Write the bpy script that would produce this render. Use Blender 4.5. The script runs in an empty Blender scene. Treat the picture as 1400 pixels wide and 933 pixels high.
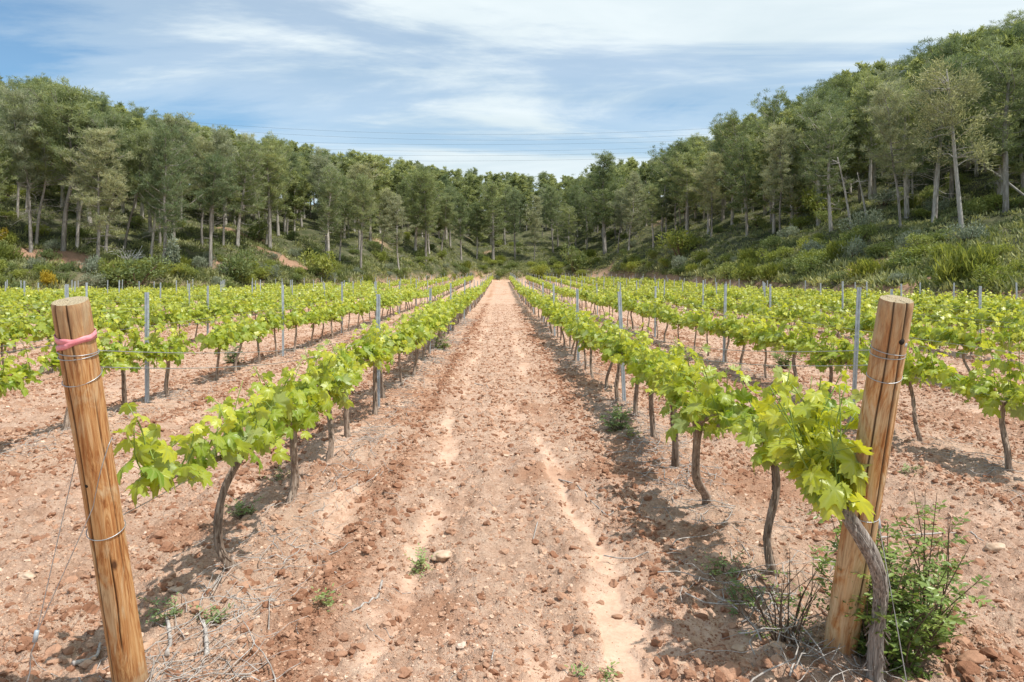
import bpy, math
import numpy as np
from mathutils import Vector, Matrix

C = bpy.context.scene.collection
EYE, F, CX, CY = 1.55, 972.2, 685.0, 380.0
rad = math.radians

# ------------------------------------------------------------------ helpers
def norm(v):
    v = np.asarray(v, float)
    return v / np.maximum(np.linalg.norm(v, axis=-1, keepdims=True), 1e-9)

class MB:
    """collects vertices / faces / per-vertex float attributes, builds ONE mesh object"""
    def __init__(s): s.V = []; s.F = []; s.A = []; s.n = 0
    def add(s, V, Fs, mi=0, **at):
        V = np.asarray(V, float).reshape(-1, 3)
        if not isinstance(Fs, (list, tuple)): Fs = [Fs]
        for f in Fs:
            f = np.asarray(f, int)
            if len(f): s.F.append((f + s.n, mi))
        s.A.append((len(V), at)); s.V.append(V); s.n += len(V)
    def mesh(s, name, mats, smooth=True):
        V = np.concatenate(s.V)
        tot = np.concatenate([np.full(len(f), f.shape[1]) for f, _ in s.F])
        lv = np.concatenate([f.reshape(-1) for f, _ in s.F])
        mi = np.concatenate([np.full(len(f), m) for f, m in s.F])
        me = bpy.data.meshes.new(name)
        me.vertices.add(len(V)); me.vertices.foreach_set('co', V.astype(np.float32).ravel())
        me.loops.add(len(lv)); me.loops.foreach_set('vertex_index', lv.astype(np.int32))
        me.polygons.add(len(tot))
        st = np.zeros(len(tot), np.int32); st[1:] = np.cumsum(tot)[:-1]
        me.polygons.foreach_set('loop_start', st)
        me.polygons.foreach_set('loop_total', tot.astype(np.int32))
        me.polygons.foreach_set('material_index', mi.astype(np.int32))
        me.polygons.foreach_set('use_smooth', np.full(len(tot), smooth, bool))
        me.update(calc_edges=True)
        keys = set()
        for _, a in s.A: keys |= set(a)
        for k in sorted(keys):
            arr = np.concatenate([np.broadcast_to(np.asarray(a.get(k, 0.), float), (n,)) for n, a in s.A])
            at = me.attributes.new(k, 'FLOAT', 'POINT'); at.data.foreach_set('value', arr.astype(np.float32))
        for m in (mats if isinstance(mats, (list, tuple)) else [mats]): me.materials.append(m)
        return me
    def build(s, name, mats, parent=None, smooth=True, loc=None):
        o = bpy.data.objects.new(name, s.mesh(name, mats, smooth)); C.objects.link(o)
        if parent: o.parent = parent
        if loc is not None: o.location = loc
        return o

def tag(o, label=None, cat=None, group=None, kind=None):
    if label: o['label'] = label
    if cat: o['category'] = cat
    if group: o['group'] = group
    if kind: o['kind'] = kind
    return o

def empty(name, loc, rz=0.0):
    o = bpy.data.objects.new(name, None); C.objects.link(o)
    o.location = loc; o.rotation_euler = (0, 0, rz); o.empty_display_size = .2
    return o

def dup(root):
    r = root.copy(); C.objects.link(r)
    for ch in list(root.children):
        c = ch.copy(); C.objects.link(c); c.parent = r
        for g in list(ch.children):
            d = g.copy(); C.objects.link(d); d.parent = c
    return r

def smooth_path(P, n):
    """Catmull-Rom through control points"""
    P = np.asarray(P, float)
    if len(P) < 3:
        t = np.linspace(0, 1, n)[:, None]; return P[0] * (1 - t) + P[-1] * t
    Q = np.vstack([2 * P[0] - P[1], P, 2 * P[-1] - P[-2]])
    s = np.linspace(0, len(P) - 1 - 1e-6, n); i = s.astype(int); u = (s - i)[:, None]
    a, b, c, d = Q[i], Q[i + 1], Q[i + 2], Q[i + 3]
    return .5 * (2 * b + (c - a) * u + (2 * a - 5 * b + 4 * c - d) * u ** 2 + (3 * b - a - 3 * c + d) * u ** 3)

def tube(P, r, sides=6, caps=True, rfun=None):
    P = np.asarray(P, float); n = len(P); r = np.broadcast_to(np.asarray(r, float), (n,))
    T = norm(np.gradient(P, axis=0))
    ref = np.array([1., 0, 0]) if abs(T[0][0]) < .8 else np.array([0, 1., 0])
    N = np.zeros_like(P); v = ref
    for i in range(n):
        v = v - T[i] * np.dot(v, T[i]); v = v / max(np.linalg.norm(v), 1e-9); N[i] = v
    B = np.cross(T, N)
    th = np.arange(sides) * 2 * math.pi / sides
    rr = np.broadcast_to(r[:, None], (n, sides))
    if rfun is not None: rr = rr * rfun(np.linspace(0, 1, n)[:, None], th[None, :])
    V = P[:, None, :] + rr[..., None] * (np.cos(th)[None, :, None] * N[:, None, :] + np.sin(th)[None, :, None] * B[:, None, :])
    V = V.reshape(-1, 3)
    i = np.arange(n - 1)[:, None] * sides; j = np.arange(sides)[None, :]; k = (j + 1) % sides
    q = np.stack([i + j, i + k, i + sides + k, i + sides + j], -1).reshape(-1, 4)
    Fs = [q]
    if caps:
        V = np.vstack([V, P[0], P[-1]]); a = n * sides; jj = np.arange(sides); kk = (jj + 1) % sides
        Fs.append(np.stack([kk, jj, np.full(sides, a)], -1))
        o = (n - 1) * sides
        Fs.append(np.stack([o + jj, o + kk, np.full(sides, a + 1)], -1))
    return V, Fs

def scatter(mb, T, pos, ydir, nrm, size, mi=0, zscale=None, **at):
    """place template T=(V,F,attrs) at many frames"""
    V, Fc, ta = T
    pos = np.asarray(pos, float); n = len(pos)
    y = norm(ydir); z = np.asarray(nrm, float); z = norm(z - y * np.sum(y * z, -1, keepdims=True)); x = np.cross(y, z)
    size = np.broadcast_to(np.asarray(size, float), (n,))
    M = np.stack([x, y, z], -1) * size[:, None, None]
    W = np.einsum('nij,kj->nki', M, V) + pos[:, None, :]
    k = len(V)
    Fa = (np.asarray(Fc)[None] + (np.arange(n) * k)[:, None, None]).reshape(-1, np.asarray(Fc).shape[1])
    A = {q: np.repeat(np.broadcast_to(np.asarray(v, float), (n,)), k) for q, v in at.items()}
    for q, v in ta.items(): A[q] = np.tile(v, n)
    mb.add(W.reshape(-1, 3), Fa, mi, **A)

_T = np.random.RandomState(3).rand(512, 512)
def vnoise(x, y, s=0):
    x = np.asarray(x, float) + s * 17.31; y = np.asarray(y, float) + s * 7.77
    xi = np.floor(x).astype(int); yi = np.floor(y).astype(int); u = x - xi; v = y - yi
    u = u * u * (3 - 2 * u); v = v * v * (3 - 2 * v)
    a, b, c, d = xi & 511, (xi + 1) & 511, yi & 511, (yi + 1) & 511
    return (_T[a, c] * (1 - u) + _T[b, c] * u) * (1 - v) + (_T[a, d] * (1 - u) + _T[b, d] * u) * v
def fbm(x, y, o=3, s=0):
    r = 0; a = .5; t = 0
    for i in range(o):
        r = r + a * vnoise(x * 2 ** i, y * 2 ** i, s + i); t += a; a *= .5
    return r / t
def sstep(a, b, x):
    u = np.clip((np.asarray(x, float) - a) / (b - a), 0, 1); return u * u * (3 - 2 * u)

# ------------------------------------------------------------------ materials
def M(name):
    m = bpy.data.materials.new(name); m.use_nodes = True
    nt = m.node_tree; b = nt.nodes['Principled BSDF']
    return m, nt, b
def N(nt, t, **kw):
    n = nt.nodes.new(t)
    for k, v in kw.items():
        if k.startswith('i_'):
            key = k[2:]; key = int(key) if key.isdigit() else key
            if hasattr(v, 'is_output'): nt.links.new(v, n.inputs[key])
            else: n.inputs[key].default_value = v
        else: setattr(n, k, v)
    return n
def ramp(nt, fac, stops, interp='LINEAR'):
    n = nt.nodes.new('ShaderNodeValToRGB'); n.color_ramp.interpolation = interp
    el = n.color_ramp.elements
    while len(el) < len(stops): el.new(.5)
    for e, (p, c) in zip(el, stops):
        e.position = p; e.color = (*c, 1) if len(c) == 3 else c
    nt.links.new(fac, n.inputs[0]); return n.outputs[0]
def mix(nt, fac, a, b, mode='MIX'):
    n = nt.nodes.new('ShaderNodeMix'); n.data_type = 'RGBA'; n.blend_type = mode
    for s, v in ((n.inputs[0], fac), (n.inputs[6], a), (n.inputs[7], b)):
        if hasattr(v, 'is_output'): nt.links.new(v, s)
        else: s.default_value = v if isinstance(v, (int, float)) else (*v, 1)
    return n.outputs[2]
def mth(nt, op, a, b=0., c=None):
    n = nt.nodes.new('ShaderNodeMath'); n.operation = op
    for i, v in enumerate((a, b) if c is None else (a, b, c)):
        if hasattr(v, 'is_output'): nt.links.new(v, n.inputs[i])
        else: n.inputs[i].default_value = v
    return n.outputs[0]
def attr(nt, name): return N(nt, 'ShaderNodeAttribute', attribute_name=name).outputs['Fac']
def noise(nt, vec, scale, detail=4, rough=.55, dist=0.):
    n = N(nt, 'ShaderNodeTexNoise', i_Scale=scale, i_Detail=detail, i_Roughness=rough, i_Distortion=dist)
    if vec is not None: nt.links.new(vec, n.inputs['Vector'])
    return n.outputs[0]
def mapping(nt, vec, scale=(1, 1, 1), rot=(0, 0, 0)):
    n = N(nt, 'ShaderNodeMapping', i_Scale=scale, i_Rotation=rot); nt.links.new(vec, n.inputs[0]); return n.outputs[0]
def bump(nt, h, strength, dist, b):
    n = N(nt, 'ShaderNodeBump', i_Strength=strength, i_Distance=dist); nt.links.new(h, n.inputs['Height'])
    nt.links.new(n.outputs[0], b.inputs['Normal'])

def leaf_mat(name, lo, hi, trans=.35, rough=.45, under=None, vein=None, spec=.4, objvar=0., tcol=(1.25, 1.2, .6)):
    m, nt, b = M(name)
    col = mix(nt, attr(nt, 'rnd'), lo, hi)
    if objvar:
        r = N(nt, 'ShaderNodeObjectInfo').outputs['Random']
        col = mix(nt, 1.0, col, ramp(nt, r, [(0, (1 - objvar, 1 - objvar * .8, 1 - objvar * .5)), (.5, (1, 1, 1)), (1, (1 + objvar, 1 + objvar * .7, 1 + objvar * .1))]), 'MULTIPLY')
    if vein: col = mix(nt, mth(nt, 'MULTIPLY', attr(nt, 'vein'), .55), col, vein)
    face = col
    if under:
        bf = N(nt, 'ShaderNodeNewGeometry').outputs['Backfacing']
        face = mix(nt, mth(nt, 'MULTIPLY', bf, .75), col, under)
    nt.links.new(face, b.inputs['Base Color']); b.inputs['Roughness'].default_value = rough
    b.inputs['Specular IOR Level'].default_value = spec
    if trans:
        tr = N(nt, 'ShaderNodeBsdfTranslucent'); nt.links.new(mix(nt, 1.0, col, tcol, 'MULTIPLY'), tr.inputs[0])
        mx = N(nt, 'ShaderNodeMixShader', i_0=trans); nt.links.new(b.outputs[0], mx.inputs[1]); nt.links.new(tr.outputs[0], mx.inputs[2])
        nt.links.new(mx.outputs[0], nt.nodes['Material Output'].inputs[0])
    return m

def bark_mat(name, a, b_, c, scale=(60, 60, 7), objvar=0.):
    m, nt, b = M(name)
    co = N(nt, 'ShaderNodeTexCoord').outputs['Object']
    n1 = noise(nt, mapping(nt, co, scale), 1.0, 6, .65, .4)
    col = ramp(nt, n1, [(.3, a), (.5, b_), (.72, c)])
    if objvar:
        r = N(nt, 'ShaderNodeObjectInfo').outputs['Random']
        col = mix(nt, 1.0, col, ramp(nt, r, [(0, (1 - objvar,) * 3), (1, (1 + objvar,) * 3)]), 'MULTIPLY')
    nt.links.new(col, b.inputs['Base Color']); b.inputs['Roughness'].default_value = .9
    b.inputs['Specular IOR Level'].default_value = .15
    bump(nt, n1, .8, .01, b)
    return m

m_leaf = leaf_mat('grape_leaf', (.190, .310, .024), (.58, .60, .06), .46, .38, (.40, .48, .22), (.46, .54, .18), .55, .10, (1.35, 1.25, .5))
m_shoot = leaf_mat('green_shoot', (.20, .28, .05), (.26, .34, .08), .0, .5)
m_vbark = bark_mat('vine_bark', (.10, .07, .052), (.28, .21, .165), (.50, .42, .35), (70, 70, 8), .2)
m_vbark_old = bark_mat('old_vine_bark', (.05, .04, .035), (.30, .26, .23), (.62, .57, .52), (110, 110, 6))
m_pine = leaf_mat('pine_needles', (.115, .158, .070), (.395, .440, .245), .38, .6, None, None, .2, .22, (1.3, 1.25, .7))  # pale ends of the needle colours paint sunlit highlights into the crowns
m_pine_d = leaf_mat('dark_pine_needles', (.090, .135, .066), (.300, .355, .190), .36, .6, None, None, .2, .2, (1.3, 1.25, .7))
m_pine_p = leaf_mat('pale_pine_needles', (.190, .220, .130), (.500, .510, .350), .38, .6, None, None, .2, .18, (1.2, 1.2, .8))
m_pbark = bark_mat('pine_bark', (.14, .12, .10), (.34, .31, .28), (.56, .53, .49), (9, 9, 1.5), .35)
m_dead = bark_mat('bleached_dead_wood', (.28, .26, .24), (.42, .39, .36), (.58, .55, .52), (12, 12, 2), .1)
m_shrub = leaf_mat('shrub_leaves', (.095, .145, .045), (.330, .375, .145), .34, .55, None, None, .3, .25)
m_shrub_b = leaf_mat('bright_shrub_leaves', (.17, .22, .045), (.44, .47, .14), .4, .5, None, None, .3, .15)
m_shrub_s = leaf_mat('silver_shrub_leaves', (.17, .21, .14), (.36, .40, .30), .25, .6, None, None, .3, .12, (1.1, 1.1, .9))
m_shrub_y = leaf_mat('yellow_blossom', (.36, .27, .03), (.58, .44, .04), .3, .6)
m_lentisk = leaf_mat('lentisk_leaflets', (.08, .15, .035), (.32, .41, .11), .34, .35, (.14, .2, .09), None, .5)
m_weed = leaf_mat('weed_leaves', (.15, .23, .08), (.34, .42, .18), .3, .5, None, None, .3, .2)
m_stem = bark_mat('woody_stem', (.07, .04, .03), (.15, .10, .07), (.25, .19, .14), (80, 80, 20))
m_twig = bark_mat('dry_twig', (.20, .17, .15), (.40, .36, .33), (.60, .57, .54), (30, 30, 8))
m_under = leaf_mat('undergrowth_blades', (.13, .17, .065), (.50, .50, .26), .34, .6, None, None, .2)

def metal_mat(name, col, rough, metallic=.85):
    m, nt, b = M(name)
    co = N(nt, 'ShaderNodeTexCoord').outputs['Object']
    n1 = noise(nt, co, 35, 4)
    nt.links.new(ramp(nt, n1, [(.3, tuple(c * .8 for c in col)), (.7, tuple(min(1, c * 1.15) for c in col))]), b.inputs['Base Color'])
    b.inputs['Metallic'].default_value = metallic; b.inputs['Roughness'].default_value = rough
    return m
m_galv = metal_mat('galvanised_steel', (.42, .47, .52), .55, .35)
m_wire = metal_mat('wire_steel', (.45, .46, .47), .4, .7)
m_cable = metal_mat('cable', (.12, .14, .17), .7, .2)

def soil_ground():
    m, nt, b = M('red_soil')
    co = N(nt, 'ShaderNodeTexCoord').outputs['Object']
    big = noise(nt, co, .9, 5, .6); mid = noise(nt, co, 7, 5, .65); fine = noise(nt, co, 60, 4, .7); vf = noise(nt, co, 190, 3, .7)
    red = ramp(nt, mid, [(.28, (.38, .225, .152)), (.5, (.545, .365, .268)), (.72, (.66, .485, .375))])
    red = mix(nt, mth(nt, 'MULTIPLY', ramp(nt, big, [(.42, (0, 0, 0)), (.68, (1, 1, 1))]), .45), red, (.62, .45, .335))
    red = mix(nt, .55, red, ramp(nt, fine, [(.28, (.22, .21, .20)), (.5, (.5, .5, .5)), (.72, (.70, .70, .70))]), 'OVERLAY')  # fine mottling; its dark specks paint tiny shadows between the crumbs
    red = mix(nt, mth(nt, 'MULTIPLY', attr(nt, 'redness'), .8), red, (.40, .20, .115))
    red = mix(nt, mth(nt, 'MULTIPLY', attr(nt, 'track'), .5), red, ramp(nt, mid, [(.3, (.50, .335, .24)), (.7, (.58, .41, .305))]))
    # hillside floor: needle litter, darkened to paint tree shade, with bare red patches
    lit = ramp(nt, noise(nt, co, 1.1, 6, .65), [(.3, (.05, .066, .028)), (.5, (.09, .095, .05)), (.64, (.15, .14, .085)), (.78, (.27, .22, .15))])
    patch = ramp(nt, noise(nt, co, .16, 3, .5), [(.68, (0, 0, 0)), (.74, (1, 1, 1))])
    lit = mix(nt, patch, lit, (.36, .25, .17))
    lit = mix(nt, attr(nt, 'bare'), lit, ramp(nt, mid, [(.3, (.28, .155, .10)), (.7, (.42, .275, .19))]))
    nt.links.new(mix(nt, attr(nt, 'hill'), red, lit), b.inputs['Base Color'])
    b.inputs['Roughness'].default_value = .95; b.inputs['Specular IOR Level'].default_value = .1
    h = mth(nt, 'ADD', mth(nt, 'MULTIPLY', fine, .75), mth(nt, 'MULTIPLY', vf, .35))
    n = N(nt, 'ShaderNodeBump', i_Distance=.035); nt.links.new(h, n.inputs['Height'])
    nt.links.new(mth(nt, 'SUBTRACT', .9, mth(nt, 'MULTIPLY', attr(nt, 'track'), .7)), n.inputs['Strength'])
    nt.links.new(n.outputs[0], b.inputs['Normal'])
    return m
m_soil = soil_ground()
def clod_mat():
    m, nt, b = M('soil_clod')
    co = N(nt, 'ShaderNodeTexCoord').outputs['Object']
    c = ramp(nt, attr(nt, 'rnd'), [(0, (.27, .135, .082)), (.3, (.42, .245, .162)), (.7, (.585, .41, .30)), (1, (.70, .56, .46))])
    c = mix(nt, .5, c, ramp(nt, noise(nt, co, 60, 4, .7), [(.25, (.32, .32, .32)), (.75, (.68, .68, .68))]), 'OVERLAY')
    nt.links.new(c, b.inputs['Base Color']); b.inputs['Roughness'].default_value = .95; b.inputs['Specular IOR Level'].default_value = .1
    bump(nt, noise(nt, co, 160, 3, .7), .7, .006, b)
    return m
m_clod = clod_mat()
def stone_mat():
    m, nt, b = M('field_stone')
    co = N(nt, 'ShaderNodeTexCoord').outputs['Object']
    c = ramp(nt, noise(nt, co, 22, 5, .6), [(.3, (.38, .25, .165)), (.5, (.52, .37, .265)), (.7, (.60, .47, .36))])
    nt.links.new(c, b.inputs['Base Color']); b.inputs['Roughness'].default_value = .85
    bump(nt, noise(nt, co, 70, 4, .6), .6, .006, b)
    return m
m_stone = stone_mat()
def wood_mat(name, pale):
    m, nt, b = M(name)
    co = N(nt, 'ShaderNodeTexCoord').outputs['Object']
    g = noise(nt, mapping(nt, co, (30, 30, 2.6)), 1.0, 8, .70, 3.2)
    fine = noise(nt, mapping(nt, co, (190, 190, 5)), 1.0, 4, .6, .3)
    patch = noise(nt, mapping(nt, co, (10, 10, 2.9)), 1.0, 5, .6, 2.4)
    c1 = ramp(nt, g, [(.30, (.17, .062, .020)), (.44, (.40, .165, .055)), (.56, (.58, .32, .135)), (.72, (.70, .47, .26))])
    c2 = ramp(nt, g, [(.28, (.34, .20, .10)), (.5, (.60, .42, .24)), (.75, (.72, .56, .37))])
    c = mix(nt, ramp(nt, patch, [(.44 - pale, (0, 0, 0)), (.58 - pale, (1, 1, 1))]), c1, c2)
    c = mix(nt, .4, c, ramp(nt, fine, [(.25, (.3, .3, .3)), (.75, (.68, .68, .68))]), 'OVERLAY')
    # knots
    v = N(nt, 'ShaderNodeTexVoronoi', i_Scale=1.0); nt.links.new(mapping(nt, co, (9, 9, 4.2)), v.inputs['Vector'])
    c = mix(nt, ramp(nt, v.outputs['Distance'], [(.05, (1, 1, 1)), (.11, (0, 0, 0))]), c, (.12, .055, .025))
    gz = N(nt, 'ShaderNodeSeparateXYZ'); nt.links.new(co, gz.inputs[0])
    wet = mth(nt, 'MULTIPLY', ramp(nt, gz.outputs[2], [(.02, (1, 1, 1)), (.12, (0, 0, 0))]), .5)
    c = mix(nt, wet, c, (.30, .17, .10))
    wz = mth(nt, 'ADD', gz.outputs[2], mth(nt, 'MULTIPLY', noise(nt, mapping(nt, co, (40, 40, 3)), 1.0, 4, .6), .5))
    c = mix(nt, mth(nt, 'MULTIPLY', ramp(nt, mth(nt, 'SUBTRACT', wz, 1.0), [(.48, (0, 0, 0)), (.75, (1, 1, 1))]), .55), c, (.36, .27, .17))
    c = mix(nt, attr(nt, 'crack'), c, (.045, .025, .015))
    rings = N(nt, 'ShaderNodeTexWave', wave_type='RINGS', rings_direction='Z', i_Scale=48., i_Distortion=1.5, i_Detail=2.)
    nt.links.new(co, rings.inputs['Vector'])
    top = mix(nt, rings.outputs['Fac'], (.42, .35, .24), (.30, .24, .15))
    c = mix(nt, attr(nt, 'top'), c, top)
    nt.links.new(c, b.inputs['Base Color']); b.inputs['Roughness'].default_value = .75; b.inputs['Specular IOR Level'].default_value = .25
    bump(nt, mth(nt, 'ADD', fine, mth(nt, 'MULTIPLY', g, .6)), .5, .004, b)
    return m
m_woodL = wood_mat('post_wood_orange', -.06); m_woodR = wood_mat('post_wood_pale', .02)
m_tape, _nt, _b = M('pink_plastic')
_co = N(_nt, 'ShaderNodeTexCoord').outputs['Object']
_nt.links.new(ramp(_nt, noise(_nt, _co, 60, 3), [(.3, (.68, .20, .24)), (.7, (.82, .34, .37))]), _b.inputs['Base Color']); _b.inputs['Roughness'].default_value = .4

# ------------------------------------------------------------------ terrain
def tx(x): return (x - CX) / F
_bx = [-700, -200, 0, 220, 360, 500, 600, 650, 700, 770, 830, 870, 930, 1000, 1100, 1200, 1300, 1400, 1700, 2400]
_bz = [26, 37, 44, 50, 58, 68, 90, 106, 108, 108, 101, 88, 68, 53, 41.5, 33.5, 28, 24, 16.5, 9.8]
def zb(t): return np.interp(np.asarray(t) * F + CX, _bx, _bz)
_sx = [-700, -200, 0, 60, 200, 330, 450, 560, 700, 780, 830, 900, 1000, 1080, 1150, 1250, 1330, 1400, 1700, 2400]
_sy = [60, 85, 108, 112, 155, 184, 208, 224, 240, 238, 226, 212, 172, 145, 105, 78, 45, 18, -60, -150]
def sky_y(x): return np.interp(x, _sx, _sy)
def hillL(x): return np.interp(x, [-200, 300, 600, 780, 1000, 1400], [50, 52, 60, 62, 62, 60])
def hexp(x): return np.interp(x, [-200, 400, 600, 800, 950, 1150, 1400], [.95, .95, .85, .85, 1.0, 1.15, 1.25])
def gfield(Y): return np.interp(Y, [0, 45, 58, 71, 88, 106, 125], [0, 0, .16, .4, .66, .9, 1.05])
def terr(X, Y):
    X = np.asarray(X, float); Y = np.asarray(Y, float)
    Ys = np.maximum(Y, 2.0); t = np.clip(X / Ys, -1.75, 1.75); x = t * F + CX
    z0 = zb(t); L = hillL(x); u = np.maximum(Ys - z0, 0)
    Hs = (CY - sky_y(x)) / F * (z0 + L) + EYE - 9.0
    g = gfield(Ys)
    lump = (fbm(X * .11, Y * .11, 3, 5) - .5) * 3.0 + (fbm(X * .5, Y * .5, 2, 9) - .5) * .9
    bank = .75 * sstep(0, 2.6, u)
    w = np.clip(u / L, 0, 1) ** hexp(x)
    tail = np.maximum(u / L - 1, 0)
    return g + bank + (Hs - g - .75) * w - tail * 6 + lump * sstep(1, 12, u)
def ground_px(x, y, lo=None, hi=260.):
    """nearest ground point that projects to pixel (x, y) of the photograph"""
    t = tx(x); lo = lo if lo else 2.2
    Ys = np.exp(np.linspace(math.log(lo), math.log(hi), 4000)); Z = terr(t * Ys, Ys)
    py = CY + F * (EYE - Z) / Ys
    i = int(np.argmax(py <= y)) if np.any(py <= y) else len(Ys) - 1
    return float(t * Ys[i]), float(Ys[i]), float(Z[i])

ROWL = [-1.39 - 2.79 * k for k in range(11)]
ROWR = [1.39, 3.88, 6.45, 9.05, 11.65, 14.25, 16.5]
ALLROWS = np.array(ROWL + ROWR)
def rowd(X): return np.min(np.abs(np.asarray(X)[..., None] - ALLROWS), -1)
def track(X, Y):
    w = (vnoise(Y * .45, 3.1, 2) - .5) * .26; w2 = (vnoise(Y * .5, 9.7, 4) - .5) * .28
    ed = (fbm(X * 9, Y * 5, 3, 27) - .5) * .16
    a = np.exp(-((X + .47 - w + ed) / (.04 + .05 * vnoise(Y * 1.3, 5.5, 6))) ** 2) + np.exp(-((X - .46 - w2 + ed) / (.045 + .06 * vnoise(Y * 1.1, 1.5, 7))) ** 2)
    brk = sstep(.40, .60, fbm(X * 1.6, Y * .9, 3, 21))
    blot = sstep(.64, .78, fbm(X * 2.6 + 4, Y * 1.3, 4, 25)) * .5
    pt = np.exp(-((X - .50 + ed) / .085) ** 4) * sstep(3.7, 3.3, Y) * .95
    return np.clip(a * brk + blot + pt, 0, 1) * (Y < 60)
def micro(X, Y):
    f = 1 - sstep(-1.5, 0.5, Y - zb(np.clip(X / np.maximum(Y, 2.), -1.75, 1.75)))
    tr = track(X, Y)
    rd = rowd(X)
    h = .05 * np.exp(-(rd / .33) ** 2) * sstep(2.9, 3.9, Y) + .02 * np.exp(-((rd - .62) / .16) ** 2)
    h = h + (vnoise(X * 6.5 + .3 * vnoise(Y * .7, 2., 3), Y * .35, 12) - .5) * .045 * (rd > .35)
    for px_, py_ in ((-1.385, 2.66), (1.385, 2.91), (1.43, 2.73)): h = h + .015 * np.exp(-((X - px_) ** 2 + (Y - py_) ** 2) / .018)
    far = 1 / (1 + (Y / 30.) ** 2)
    r = (fbm(X * 3.2, Y * 3.2, 2, 1) - .5) * .055
    r = r + (np.abs(fbm(X * 9, Y * 9, 2, 3) - .5)) * .075 + np.maximum(vnoise(X * 24, Y * 24, 6) - .45, 0) * .045 * (Y < 20) + np.maximum(vnoise(X * 52, Y * 52, 8) - .5, 0) * .034 * (Y < 9)
    return (h + r * (1 - .8 * tr) * (.35 + .65 * far) - tr * .012) * f
def ground(X, Y): return terr(X, Y) + micro(X, Y)
def gz(X, Y): return float(ground(np.array([X]), np.array([Y]))[0])

def build_ground():
    Ys = [-30, -10, -3, 0, 1.0, 1.6, 2.0]
    y = 2.1
    while y < 320:
        Ys.append(y); y *= 1.0036 if y < 14 else (1.006 if y < 40 else 1.014)
    Ys = np.array(Ys)
    ti = np.arange(-.86, .8601, .0036)
    to = np.array([.9, .96, 1.04, 1.15, 1.3, 1.5, 1.75, 2.2, 3, 5])
    t = np.concatenate([-to[::-1], ti, to])
    Yg, tg = np.meshgrid(Ys, t, indexing='ij'); Xg = tg * np.maximum(Yg, 2.1)
    Z = ground(Xg, Yg)
    V = np.stack([Xg, Yg, Z], -1).reshape(-1, 3)
    nr, nc = Yg.shape
    i = np.arange(nr - 1)[:, None] * nc; j = np.arange(nc - 1)[None, :]
    q = np.stack([i + j, i + j + 1, i + nc + j + 1, i + nc + j], -1).reshape(-1, 4)
    u = Yg - zb(np.clip(tg, -1.75, 1.75))
    hill = sstep(.2, 2.5, u + (fbm(Xg * .4, Yg * .4, 2, 31) - .5) * 2)
    px = tg * F + CX
    bare = sstep(.0, 1., u) * (1 - sstep(1.8, 3.4, u)) * sstep(.28, .42, fbm(Xg * .2, Yg * .2, 2, 41)) * (px > 820)
    for bx, by, rx, ry in BARE:
        X0, Y0, _ = ground_px(bx, by, float(zb(tx(bx))))
        rr = ((Xg - X0) / rx) ** 2 + ((Yg - Y0) / ry) ** 2 + (fbm(Xg * 1.2, Yg * 1.2, 2, 47) - .5) * 1.6
        bare = np.maximum(bare, 1 - sstep(.5, 1.1, rr))
    red = np.exp(-((Xg + .85) / .16) ** 2) * sstep(.35, .6, fbm(Xg * 2, Yg * .8, 2, 51)) + .8 * sstep(.6, .75, fbm(Xg * 1.3, Yg * 1.3, 3, 53))
    mb = MB(); mb.add(V, q, hill=hill.ravel(), track=track(Xg, Yg).ravel(), redness=np.clip(red, 0, 1).ravel(), bare=bare.ravel())
    tag(mb.build('ground', m_soil), kind='structure')
BARE = [(70, 352, 4.5, 1.3), (120, 357, 3, 1.2), (402, 362, 3.6, 1.3), (385, 355, 3, 1.), (330, 322, 2.6, 1.1), (822, 374, 2.5, 1.2), (1185, 365, 1.5, 1.6), (1245, 392, 2, 1.2), (300, 366, 2, 1.5)]
build_ground()

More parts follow.
